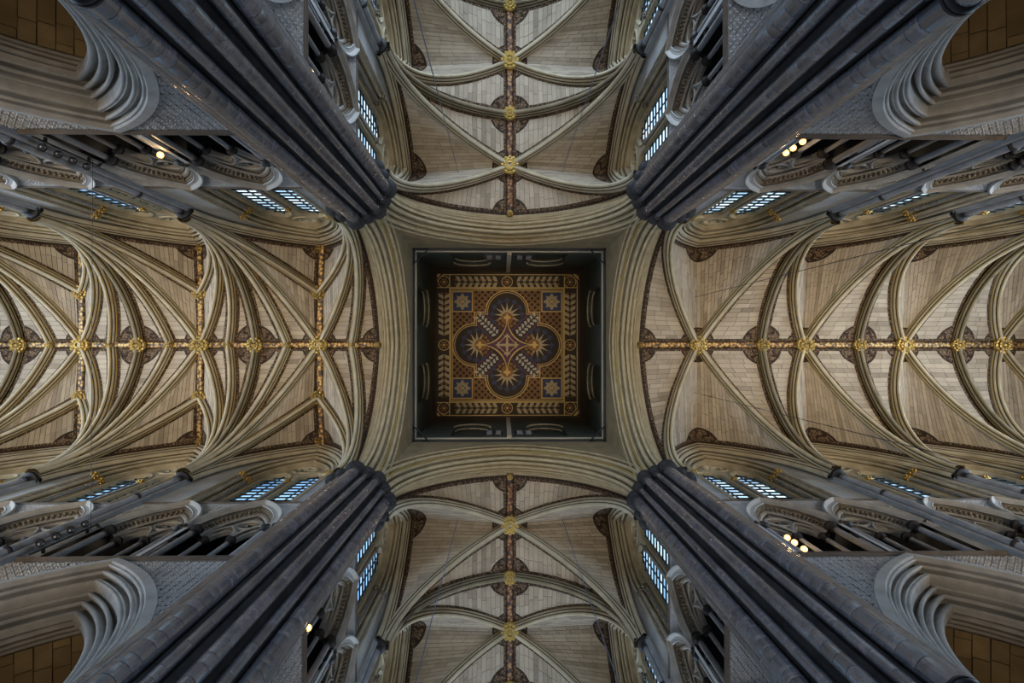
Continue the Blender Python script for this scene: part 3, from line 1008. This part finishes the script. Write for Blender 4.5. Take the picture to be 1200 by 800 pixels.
VLAB = {
    'left': 'star ribbed stone vault with gold bosses and crossed gold ridges over the left arm',
    'right': 'ribbed stone vault with one long gold ridge over the right arm',
    'upper': 'four part ribbed stone vault with dull red gold ridge over the upper arm',
    'lower': 'four part ribbed stone vault with dull red gold ridge over the lower arm',
}
vault_parts = {}
for arm in ('left', 'right', 'upper', 'lower'):
    key = 'upper' if arm == 'lower' else arm
    if key not in vault_parts:
        vault_parts[key] = build_vault(key)
    t = thing('ribbed_vault', arm_matrix(arm, 1) @ T(6.5, 0, ZS), VLAB[arm], 'vault', 'vaults of the four arms')
    for nm, me, mt, kd in vault_parts[key]:
        put(nm, me, t, T(-6.5, 0, -ZS) @ (mt if mt is not None else Matrix()), kind=kd)
    # unseen roof slab and plain end wall, added to keep sky light out
    mb = MB(); x1 = ARMS[arm]['p'][-1]
    mb.box(((4.9 + x1)/2, 0, 28.75), (x1 - 4.9, 11.4, 0.2))
    rf = put('ceiling', mb.mesh('roof', [M['gallery']], smooth=False), kind='structure'); rf.matrix_world = arm_matrix(arm, 1)
    mb = MB(); mb.box((x1 + 0.2, 0, 13.5), (0.4, 23.5, 31))
    e = put(f'wall_{arm}_end', mb.mesh('end_wall', [M['wall']], smooth=False), kind='structure'); e.matrix_world = arm_matrix(arm, 1)

# ------------------------------------------------------------------ crossing arches
ca_prof = chain((0.0, -0.74), ('l', 0.03, -0.74), ('r', 0.08, -0.70), ('h', 0.15, -0.62), ('r', 0.27, -0.52), ('h', 0.35, -0.43), ('r', 0.44, -0.35), ('h', 0.51, -0.26), ('l', 0.53, -0.25), ('r', 0.64, -0.14), ('h', 0.69, -0.05),
                ('l', 0.70, -0.04), ('l', 0.70, 0.07), ('h', 0.65, 0.16), ('r', 0.55, 0.27), ('h', 0.48, 0.36), ('r', 0.40, 0.43), ('h', 0.34, 0.50), ('r', 0.27, 0.56), ('h', 0.21, 0.61), ('r', 0.15, 0.66), ('h', 0.10, 0.70), ('r', 0.03, 0.74), ('l', 0.0, 0.76))
mb = MB(); rows = arch_rows(5.4, 6.4, ZS, ca_prof, 24)
mb.grid([[(5.74 + d, x, z - ZS) for x, d, z in r_] for r_ in rows])
CA = mb.mesh('arch_moulding', [M['arch']], 30)
mb = MB()
rows = arch_rows(5.4, 6.4, ZS, [(0.385, -0.47), (0.42, -0.44)], 24)
mb.grid([[(5.74 + d - 0.03, x, z - ZS - 0.012) for x, d, z in r_] for r_ in rows])
CAG = mb.mesh('gilded_fillet', [M['gold_dull']])
# spandrel wall above the arch up to the lantern
mb = MB()
line = arch_line(5.4, 6.4, ZS, 24, None, 0.02)
line = [p for p in line if abs(p[0]) <= 5.0]
poly = [(-5.0, ZS - 0.5)] + line + [(5.0, ZS - 0.5), (5.0, 29.62), (-5.0, 29.62)]
mb.sheet(poly, lambda y, z: (5.0, y, z - ZS))
CAS = mb.mesh('spandrel', [M['spandrel']], smooth=False)
for arm in ('left', 'right', 'upper', 'lower'):
    t = thing('crossing_arch', arm_matrix(arm, 1) @ T(0, 0, ZS), f'great moulded crossing arch opening to the {arm} arm', 'arch', 'four great crossing arches')
    put('arch_moulding', CA, t); put('spandrel', CAS, t)
    if arm in ('left', 'right', 'lower'):
        put('gilded_fillet', CAG, t, label='thin gilded fillet')

# ------------------------------------------------------------------ crossing piers
PC, PR = 6.0, 1.2
def drum_mesh(r):
    mb = MB()
    mb.lathe([(r*0.95, 0.0), (r*0.997, 0.006), (r, 0.02), (r, 0.98), (r*0.997, 0.994), (r*0.95, 1.0)], 20)
    return mb.mesh('drum', [M['marble']], 15)
DR = {0.215: drum_mesh(0.215), 0.15: drum_mesh(0.15), 0.10: drum_mesh(0.10)}
def shaft_core(r):
    mb = MB(); mb.lathe([(r*0.93, 0), (r*0.93, ZS - FLOOR)], 12)
    return mb.mesh('shaft', [M['marble_core']])
CORE = {r_: shaft_core(r_) for r_ in DR}
def pier_cap(r):
    mb = MB()
    mb.lathe([(r, -0.34), (r + 0.09, -0.31), (r + 0.09, -0.25), (r + 0.01, -0.22), (r + 0.03, -0.12), (r + 0.15, -0.02), (r + 0.20, 0.0), (r + 0.20, 0.06), (r + 0.10, 0.08), (r + 0.16, 0.12), (r + 0.16, 0.19), (0.0, 0.18)], 20)
    return mb.mesh('capital', [M['black']], 40)
CAPM = {r_: pier_cap(r_) for r_ in DR}
RINGM = {}
for r_ in DR:
    mb = MB(); mb.lathe([(r_, -0.09), (r_ + 0.05, -0.07), (r_ + 0.06, -0.02), (r_ + 0.03, 0.0), (r_ + 0.06, 0.02), (r_ + 0.05, 0.07), (r_, 0.09)], 18)
    RINGM[r_] = mb.mesh('shaft_ring', [M['black']], 60)
mb = MB(); mb.lathe([(1.05, 0), (1.05, ZS - FLOOR - 0.1), (0.0, ZS - FLOOR - 0.1)], 32)
PCORE = mb.mesh('pier_core', [M['marble_core']], 40)
mb = MB(); mb.lathe([(1.05, -0.05), (1.22, 0.0), (1.22, 0.12), (0.0, 0.12)], 40)
PABA = mb.mesh('abacus', [M['black']], 40)
for (sx, sy, nm) in ((-1, -1, 'upper left'), (1, -1, 'upper right'), (-1, 1, 'lower left'), (1, 1, 'lower right')):
    t = thing('crossing_pier', T(PC*sx, PC*sy, FLOOR), f'clustered dark marble crossing pier at the {nm} corner of the crossing', 'pier', 'four crossing piers')
    put('pier_core', PCORE, t)
    put('abacus', PABA, t, T(0, 0, ZS - FLOOR - 0.05))
    ci = math.degrees(math.atan2(-sy, -sx))               # direction to the centre of the crossing
    for k, (da, r_, dist) in enumerate(((-45, 0.215, 1.16), (45, 0.215, 1.16), (0, 0.15, 1.17), (-22, 0.10, 1.14), (22, 0.10, 1.14), (-72, 0.10, 1.1), (72, 0.10, 1.1), (-92, 0.15, 1.1), (92, 0.15, 1.1), (135, 0.215, 1.16), (-135, 0.215, 1.16), (180, 0.15, 1.17))):
        a = math.radians(ci + da)
        x, y = dist*math.cos(a), dist*math.sin(a)
        s_ = put('shaft', CORE[r_], t, T(x, y, 0))
        put('capital', CAPM[r_], s_, T(0, 0, ZS - FLOOR - 0.14))
        put('shaft_ring', RINGM[r_], s_, T(0, 0, 7.55 - FLOOR))
        if abs(da) <= 92:
            z = 6.8
            while z < ZS - 0.3:
                h = random.choice((0.24, 0.30, 0.36, 0.44, 0.55)) * (1.0 if r_ > 0.12 else 1.25)
                h = min(h, ZS - 0.3 - z)
                if h > 0.05:
                    put('drum', DR[r_], s_, T(0, 0, z - FLOOR) @ Matrix.Rotation(random.uniform(0, 6), 4, 'Z') @ Matrix.Diagonal((1, 1, h - 0.008, 1)))
                z += h

# ------------------------------------------------------------------ lantern
LZ0, LZ1, LH = 29.5, 36.9, 5.0
for nm, ang in (('right', 0), ('lower', 90), ('left', 180), ('upper', 270)):
    R_ = Matrix.Rotation(math.radians(ang), 4, 'Z')
    w = struct(f'wall_lantern_{nm}', R_)
    mb = MB()
    # wall with two arched window openings
    poly = [(-LH, LZ0)]
    mb.sheet([(-LH, LZ0), (LH, LZ0), (LH, LZ1), (-LH, LZ1)], lambda y, z: (LH + 0.35, y, z))
    for cy in (-2.2, 2.2):
        pass
    l1 = [(-2.2 + px, pz) for px, pz in arch_line(1.05, 1.15, 33.6, 10, LZ0 + 1.0)]
    l2 = [(2.2 + px, pz) for px, pz in arch_line(1.05, 1.15, 33.6, 10, LZ0 + 1.0)]
    mb.plate([[(-LH - .2, LZ0), (LH + .2, LZ0), (LH + .2, LZ1), (-LH - .2, LZ1)], l1, l2], lambda y, z, d: (LH + d, y, z), 0.0, 0.35)
    put('lantern_panel', mb.mesh('lantern_panel', [M['lantern']], smooth=False), w)
    for (r_, d, a_, k) in ((0.05, -0.03, 1.08, 1.18), (0.04, 0.22, 1.0, 1.1)):
        for cy in (-2.2, 2.2):
            mb = MB(); mb.tube([(LH + d, cy + px, pz) for px, pz in arch_line(a_, k, 33.6, 12)], r_, 6)
            put('window_hood', mb.mesh('window_hood', [M['cream']], 40), w)
    # sloped corner infill and cornice under the ceiling
    mb = MB()
    cp = [(0.0, -0.9), (-0.06, -0.8), (-0.10, -0.5), (-0.22, -0.25), (-0.30, -0.2), (-0.30, -0.08), (-0.42, -0.02), (-0.42, 0.0)]
    mb.grid([[(LH + d, y*(LH + d), LZ1 + dz) for d, dz in cp] for y in (-1, 1)])
    put('cornice', mb.mesh('cornice', [M['p_dark']], 30), w)
    mb = MB()
    fp = [(0.0, -0.02), (-0.05, 0.0), (-0.07, 0.04), (-0.07, 0.10), (-0.03, 0.14), (0.0, 0.14)]
    mb.grid([[(LH + d, y*(LH + d), LZ0 + dz) for d, dz in fp] for y in (-1, 1)])
    mb.add([(4.98, -4.98, LZ0 - 0.02), (4.98, 4.98, LZ0 - 0.02), (5.5, 5.5, LZ0 - 0.02), (5.5, -5.5, LZ0 - 0.02)], [(0, 1, 2, 3)])
    put('opening_frame', mb.mesh('opening_frame', [M['cream']], 30), w)
    if nm in ('upper', 'lower'):
        mb = MB(); mb.box((LH - 0.10, 0, (LZ0 + LZ1)/2), (0.22, 0.24, LZ1 - LZ0))
        put('pilaster', mb.mesh('pilaster', [M['cream']], smooth=False), w)
        for cy in (-0.85, 0.85):
            mb = MB()
            mb.box((LH - 0.03, cy, 31.3), (0.06, 1.1, 1.7))
            g = put('louvre_frame', mb.mesh('louvre_frame', [M['iron']], smooth=False), w)
            for q in (-0.25, 0.25):
                m2 = MB(); m2.box((LH - 0.07, cy + q, 31.3), (0.04, 0.28, 1.2))
                put('louvre', m2.mesh('louvre', [M['greyshaft']], smooth=False), g)
for sx in (-1, 1):
    for sy in (-1, 1):
        mb = MB(); mb.tube([(5.0*sx, 4.1*sy, 28.6), (4.1*sx, 5.0*sy, 28.6)], 0.04, 6)
        nm = ('lower' if sy > 0 else 'upper') + ' ' + ('right' if sx > 0 else 'left')
        o = put('iron_tie', mb.mesh('iron_tie', [M['iron']])); o['label'] = f'short black iron tie across the {nm} corner below the lantern'; o['category'] = 'tie rod'; o['group'] = 'corner ties below the lantern'
# lid above everything
mb = MB(); mb.box((0, 0, LZ1 + 0.45), (11.5, 11.5, 0.2))
for a in (-1, 1):
    mb.box((a*5.55, 0, 33.2), (0.1, 11.2, 8.9)); mb.box((0, a*5.55, 33.2), (11.2, 0.1, 8.9))
put('ceiling', mb.mesh('lantern_shell', [M['gallery']], smooth=False), kind='structure')

# ---- painted ceiling (local: z down is toward the viewer)
U = 0.0568/3.636
pc = thing('painted_ceiling', T(-0.06, 0, LZ1), 'square painted and gilded lantern ceiling with quatrefoil and central cross', 'ceiling panel')
def flat(name, items, mats, kind=None, label=None):
    """items: (loops in picture units from the centre, depth, material index)"""
    mb = MB()
    for loops, dep, mi in items:
        loops = [[(p[0]*U, p[1]*U) for p in l] for l in loops]
        mb.plate(loops, lambda x, y, d: (x, y, d), -dep, 0.0, mi)
    return put(name, mb.mesh(name, [M[k] for k in mats], smooth=False), pc, kind=kind, label=label)
def circ(cx, cy, r, n=32, a0=0.0, a1=2*PI):
    return [(cx + r*math.cos(a0 + (a1 - a0)*k/n), cy + r*math.sin(a0 + (a1 - a0)*k/n)) for k in range(n)]
def rect(cx, cy, hx, hy=None):
    hy = hx if hy is None else hy
    return [(cx - hx, cy - hy), (cx + hx, cy - hy), (cx + hx, cy + hy), (cx - hx, cy + hy)]
def octo(h, c):
    return [(-h + c, -h), (h - c, -h), (h, -h + c), (h, h - c), (h - c, h), (-h + c, h), (-h, h - c), (-h, -h + c)]
def rot(pts, a, c=(0, 0)):
    ca, sa = math.cos(a), math.sin(a)
    return [(c[0] + p[0]*ca - p[1]*sa, c[1] + p[0]*sa + p[1]*ca) for p in pts]
def shift(pts, dx, dy):
    return [(p[0] + dx, p[1] + dy) for p in pts]
flat('ceiling_ground', [([rect(0, 0, 345)], 0.01, 0)], ['p_dark'])
flat('frame_moulding', [([octo(314, 34), octo(306, 31)], 0.12, 0), ([octo(330, 40), octo(322, 37)], 0.2, 1), ([octo(300, 28), octo(297, 27)], 0.08, 0)], ['p_gold', 'p_brown'])
flat('border_moulding', [([rect(0, 0, 241), rect(0, 0, 237)], 0.1, 0), ([rect(0, 0, 233), rect(0, 0, 231)], 0.1, 0)] +
     [([rect(sx*244 if ax == 0 else 0, 0 if ax == 0 else sx*244, 1.5 if ax == 0 else 300, 300 if ax == 0 else 1.5)], 0.1, 0) for sx in (-1, 1) for ax in (0, 1)], ['p_gold'])
# leaves of the border
lv = []
for side in range(4):
    for row in (-1, 1):
        for k in range(-8, 9):
            if k == 0 or abs(k) > 8:
                continue
            x = k*26.0
            if abs(x) < 30 or abs(x) > 224:
                continue
            sgn = 1 if x > 0 else -1
            leaf = [(-13, 0), (-2, 11*row*-1), (11, 15*-row*-1 * -1), (2, 3)]
            q = [(x - 12*sgn, -268 + row*2), (x + 2*sgn, -268 + row*3), (x + 12*sgn, -268 + row*24), (x - 4*sgn, -268 + row*22)]
            lv.append(([rot(q, side*PI/2)], 0.045, 0))
            lv.append(([rot(circ(x + 11*sgn, -268 + row*9, 4.5, 8), side*PI/2)], 0.04, 1))
flat('border_leaves', lv, ['p_cream', 'p_brown'], kind='stuff', label='cream leaf scroll border')
for side in range(4):
    a = side*PI/2
    c = rot([(0, -268)], a)[0]; k = rot([(268, -268)], a)[0]
    for cc, r_ in ((c, 24), (k, 26)):
        flat('roundel', [([circ(*cc, r_), circ(*cc, r_ - 3)], 0.08, 0), ([circ(*cc, r_ - 3)], 0.03, 1)] + [([circ(cc[0] + 12*math.cos(q*PI/3), cc[1] + 12*math.sin(q*PI/3), 5, 8)], 0.05, 2) for q in range(6)] + [([circ(*cc, 5, 10)], 0.05, 0)], ['p_gold', 'p_dark', 'p_brown'])
# chequered ground
dm = []
for i in range(-17, 18):
    for j in range(-17, 18):
        x, y = i*13.2, j*13.2
        if (i + j) % 2 == 0 or abs(x) > 226 or abs(y) > 226:
            continue
        if max(abs(x), abs(y)) < 143 or min(math.hypot(x, y - 140), math.hypot(x, y + 140), math.hypot(x - 140, y), math.hypot(x + 140, y)) < 94:
            continue
        if 140 < abs(x) < 236 and 136 < abs(y) < 232 and abs(abs(x) - 190) < 46 and abs(abs(y) - 184) < 46:
            continue
        dm.append(([circ(x, y, 8.4, 4)], 0.03, 0))
flat('ground_panel', [([rect(0, 0, 231)], 0.02, 0)], ['p_brown'], label='orange brown ground')
flat('ground_diamonds', dm, ['p_dark'], kind='stuff')
def fleur(c, s, a):
    pts = [(-2.5, 0), (-3, 10), (-11, 12), (-12, 19), (-5, 20), (0, 30), (5, 20), (12, 19), (11, 12), (3, 10), (2.5, 0)]
    return rot([(p[0]*s, p[1]*s) for p in pts], a, c)
for sx in (-1, 1):
    for sy in (-1, 1):
        c = (190*sx, 184*sy)
        flat('corner_panel', [([rect(*c, 44), rect(*c, 40)], 0.09, 0), ([rect(*c, 40)], 0.035, 1)] + [([fleur(shift([c], 0, 0)[0], 1.2, PI/4 + q*PI/2)], 0.06, 2) for q in range(4)] + [([rot([(-3, 10), (-6, 30), (0, 36), (6, 30), (3, 10)], q*PI/2, c)], 0.055, 2) for q in range(4)] + [([circ(*c, 7, 12)], 0.07, 0)], ['p_gold', 'p_blue', 'p_cream'], label='blue corner panel with cream fleurs')
# quatrefoil: outline of the stepped square and four circles
def quatre(rc, hs, dc=140):
    pts = []
    for side in range(4):
        a = side*PI/2
        # half-angle where the circle meets the square side (y = hs)
        t = math.asin(max(-1, min(1, (hs - dc)/rc)))
        seg = [(hs, hs)]
        arc = [(rc*math.cos(q), dc + rc*math.sin(q)) for q in [t + (PI - 2*t)*k/26 for k in range(27)]]
        seg += arc
        pts += rot(seg, a)
    return pts
flat('quatrefoil_moulding', [([quatre(93, 141), quatre(89, 137)], 0.12, 0), ([quatre(84, 132), quatre(81.5, 129.5)], 0.10, 0)], ['p_gold'])
flat('quatrefoil_ground', [([quatre(89, 137)], 0.025, 0)], ['p_dark'])
for side in range(4):
    a = side*PI/2
    it = []
    cc = (0, 125)
    for k in range(9):
        q = -PI/2 - PI*1.05/2 + PI*1.05*k/8 + PI/2
        tip = (cc[0] + 62*math.sin(q*1.2), cc[1] + 62*math.cos(q*1.2))
        it.append(([rot(fleur((62*math.sin(q*1.2)*0.78, cc[1] + 62*math.cos(q*1.2)*0.78), 1.0, -q*1.2), a)], 0.05, 1))
        dx, dy = math.sin(q*1.2), math.cos(q*1.2)
        it.append(([rot([(-dy*9, cc[1] + dx*9), (dx*56, cc[1] + dy*56), (dy*9, cc[1] - dx*9)], a)], 0.06 + 0.004*(k % 2), 0))
    it.append(([rot(circ(0, 112, 26, 20), a)], 0.075, 2))
    it.append(([rot(fleur((0, 96), 1.3, 0), a)], 0.085, 3))
    for k in range(7):
        q = PI + PI*(k - 3)/7
        it.append(([rot(circ(40*math.sin(q), 112 + 34*math.cos(q), 7, 10), a)], 0.06, 2))
    flat('star_roundel', it, ['p_cream', 'p_blue', 'p_brown', 'p_gold'], label='cream star rays with blue fleurs')
for side in range(4):
    a = side*PI/2 + PI/4
    it = [([rot(rect(0, 118, 33, 62), a)], 0.045, 0), ([rot(rect(0, 118, 24, 62), a)], 0.055, 1)]
    for i in range(7):
        for j in (-1, 1):
            it.append(([rot([(j*3, 62 + i*17), (j*20, 70 + i*17), (j*14, 79 + i*17), (j*3, 72 + i*17)], a)], 0.07, 2))
    flat('diagonal_band', it, ['p_plum', 'p_dark', 'p_grey'], label='grey leaf band')
def astroid(r, k):
    pts = []
    for side in range(4):
        a0 = side*PI/2
        for i in range(12):
            t = i/12*PI/2
            x, y = r*abs(math.cos(t))**k, r*abs(math.sin(t))**k
            pts.append(rot([(x, y)], a0)[0])
    return pts
flat('central_star', [([astroid(120, 3.6), astroid(106, 3.6)], 0.14, 0), ([astroid(106, 3.6)], 0.08, 1)], ['p_gold', 'p_plum'])
cr = []
for q in range(4):
    a = q*PI/2
    cr.append(([rot([(-5, 0), (-5, 26), (5, 26), (5, 0)], a)], 0.13, 0))
    cr.append(([rot(fleur((0, 20), 1.05, 0), a)], 0.135, 0))
cr.append(([circ(0, 0, 10, 16)], 0.15, 0))
flat('central_cross', cr + [([circ(0, 0, 44, 4), circ(0, 0, 40, 4)], 0.12, 1)], ['p_cream', 'p_gold'], label='cream flowered cross')

# ------------------------------------------------------------------ lamps
def lamp_meshes():
    out = {}
    mb = MB(); mb.lathe([(0.02, -0.16), (0.07, -0.15), (0.085, 0.0), (0.10, 0.05), (0.09, 0.05), (0.085, 0.01)], 14); out['body'] = mb.mesh('lamp_housing', [M['lampbody']], 40)
    mb = MB(); mb.lathe([(0.085, 0.03), (0.06, 0.055), (0.0, 0.065)], 14); out['lit'] = mb.mesh('bulb', [M['bulb']], 60); 
    mb = MB(); mb.lathe([(0.085, 0.03), (0.06, 0.055), (0.0, 0.065)], 14); out['off'] = mb.mesh('lens', [M['lampglass']], 60)
    mb = MB(); mb.tube([(-0.11, 0, 0), (-0.11, 0, -0.14), (-0.03, 0, -0.22), (0.03, 0, -0.22), (0.11, 0, -0.14), (0.11, 0, 0)], 0.012, 6); mb.box((0, 0, -0.25), (0.05, 0.05, 0.07)); out['yoke'] = mb.mesh('yoke', [M['lampbody']])
    return out
LM = lamp_meshes()
def lamp(p, aim, lit, label, group, power=12):
    d = (Vector(aim) - Vector(p)).normalized()
    t = thing('spotlight', T(*p) @ d.to_track_quat('Z', 'Y').to_matrix().to_4x4(), label, 'lamp', group)
    put('lamp_housing', LM['body'], t); put('yoke', LM['yoke'], t)
    put('bulb' if lit else 'lens', LM['lit' if lit else 'off'], t)
    if lit:
        ld = bpy.data.lights.new('bulb_light', 'POINT'); ld.energy = power; ld.color = (1, 0.62, 0.28); ld.shadow_soft_size = 0.07
        lo = bpy.data.objects.new('bulb_light', ld); COL.objects.link(lo); lo.location = Vector(p) + d*0.25
def lamp_pole(x, y, z0, z1, label):
    mb = MB(); mb.tube([(0, 0, 0), (0, 0, z1 - z0)], 0.025, 8)
    mb.lathe([(0.12, 0), (0.12, 0.03), (0.03, 0.05)], 12)
    t = thing('lamp_pole', T(x, y, z0), label, 'pole', 'lamp poles in the triforium')
    put('pole', mb.mesh('pole', [M['lampbody']]), t)
ow = ('lowest', 'middle', 'topmost')
for sy, nm in ((-1, 'upper'), (1, 'lower')):
    lamp_pole(7.95, sy*5.78, ZB - 0.05, 16.3, f'black pole carrying three lit lamps in the {nm} right triforium')
    for k, z in enumerate((15.1, 15.6, 16.0)):
        lamp((7.9, sy*5.6, z), (4.5, sy*1.0, 8), True, f'{ow[k]} of three glowing lamps in the first triforium arch, {nm} wall of right arm', 'lit lamps in the triforium')
lamp((-9.72, -5.2, 15.3), (-6, -1, 9), True, 'single glowing lamp in triforium of upper wall, left arm', 'lit lamps in the triforium')
lamp((-5.35, -7.05, 14.35), (-1, -4, 8), True, 'single glowing lamp in triforium of left wall, upper arm', 'lit lamps in the triforium')
lamp((-5.35, 7.25, 14.35), (-1, 4, 8), True, 'single glowing lamp in triforium of left wall, lower arm', 'lit lamps in the triforium')
for sy, nm in ((-1, 'upper'), (1, 'lower')):
    mb = MB(); mb.tube([(0, 0, 0), (0, 0, 2.3)], 0.025, 8); mb.box((0, 0.05*sy, 0.4), (0.06, 0.14, 0.06)); mb.box((0, 0.05*sy, 1.9), (0.06, 0.14, 0.06))
    t = thing('lamp_bar', T(-12.05, sy*(W - 0.12), 13.95), f'vertical bar of unlit spotlights on {nm} wall of left arm', 'bar', 'bars of unlit spotlights')
    put('pole', mb.mesh('pole', [M['lampbody']]), t)
    for k in range(4):
        lamp((-12.0, sy*(W - 0.30), 14.2 + 0.5*k), (-8, sy*1, 9), False, f'unlit black spotlight, number {("one", "two", "three", "four")[k]} from below on the bar, {nm} wall of left arm', 'unlit spotlights on bars')

for sx, sd in ((-1, 'left'), (1, 'right')):
    for sy, ar in ((-1, 'upper'), (1, 'lower')):
        lamp_pole(5.85*sx, 7.5*sy, ZB - 0.05, 16.2, f'black lamp pole in the triforium of the {sd} wall, {ar} arm')
        for k, z in enumerate((14.75, 15.25, 15.75)):
            lamp((5.68*sx, 7.5*sy, z), (1*sx, 3*sy, 9), False, f'unlit black spotlight, {ow[k]} on the pole in the {sd} triforium wall of the {ar} arm', 'unlit spotlights in the transept')

# ------------------------------------------------------------------ cables
def cable(p0, p1, r_, mat, label, cat='cable', group=None):
    mb = MB(); a, b = Vector(p0), Vector(p1)
    mb.tube([tuple(a.lerp(b, k/6) - a) for k in range(7)], r_, 6)
    o = put('cable', mb.mesh('cable', [M[mat]])); o.location = a
    o['label'] = label; o['category'] = cat
    if group:
        o['group'] = group
for sy, nm in ((-1, 'upper'), (1, 'lower')):
    for sx, sd in ((-1, 'left'), (1, 'right')):
        cable((2.55*sx, 8.5*sy, 27.3), (2.55*sx, 8.5*sy, 4), 0.016, 'cable', f'long hanging cable near the {sd} side of the {nm} arm vault', group='hanging cables in the transept')
for sy, nm in ((-1, 'upper'), (1, 'lower')):
    cable((9.1, 2.35*sy, 27.3), (9.1, 2.35*sy, 3), 0.011, 'wire', f'thin dark wire hanging from the right arm vault on the {nm} side', group='hanging wires in the right arm')
for x, nm in ((-12.1, 'nearer the crossing'), (-14.75, 'at the picture edge')):
    cable((x, -W, 16.05), (x, W, 16.05), 0.008, 'wire', f'thin taut wire stretched across the left arm, {nm}', group='taut wires across the left arm')
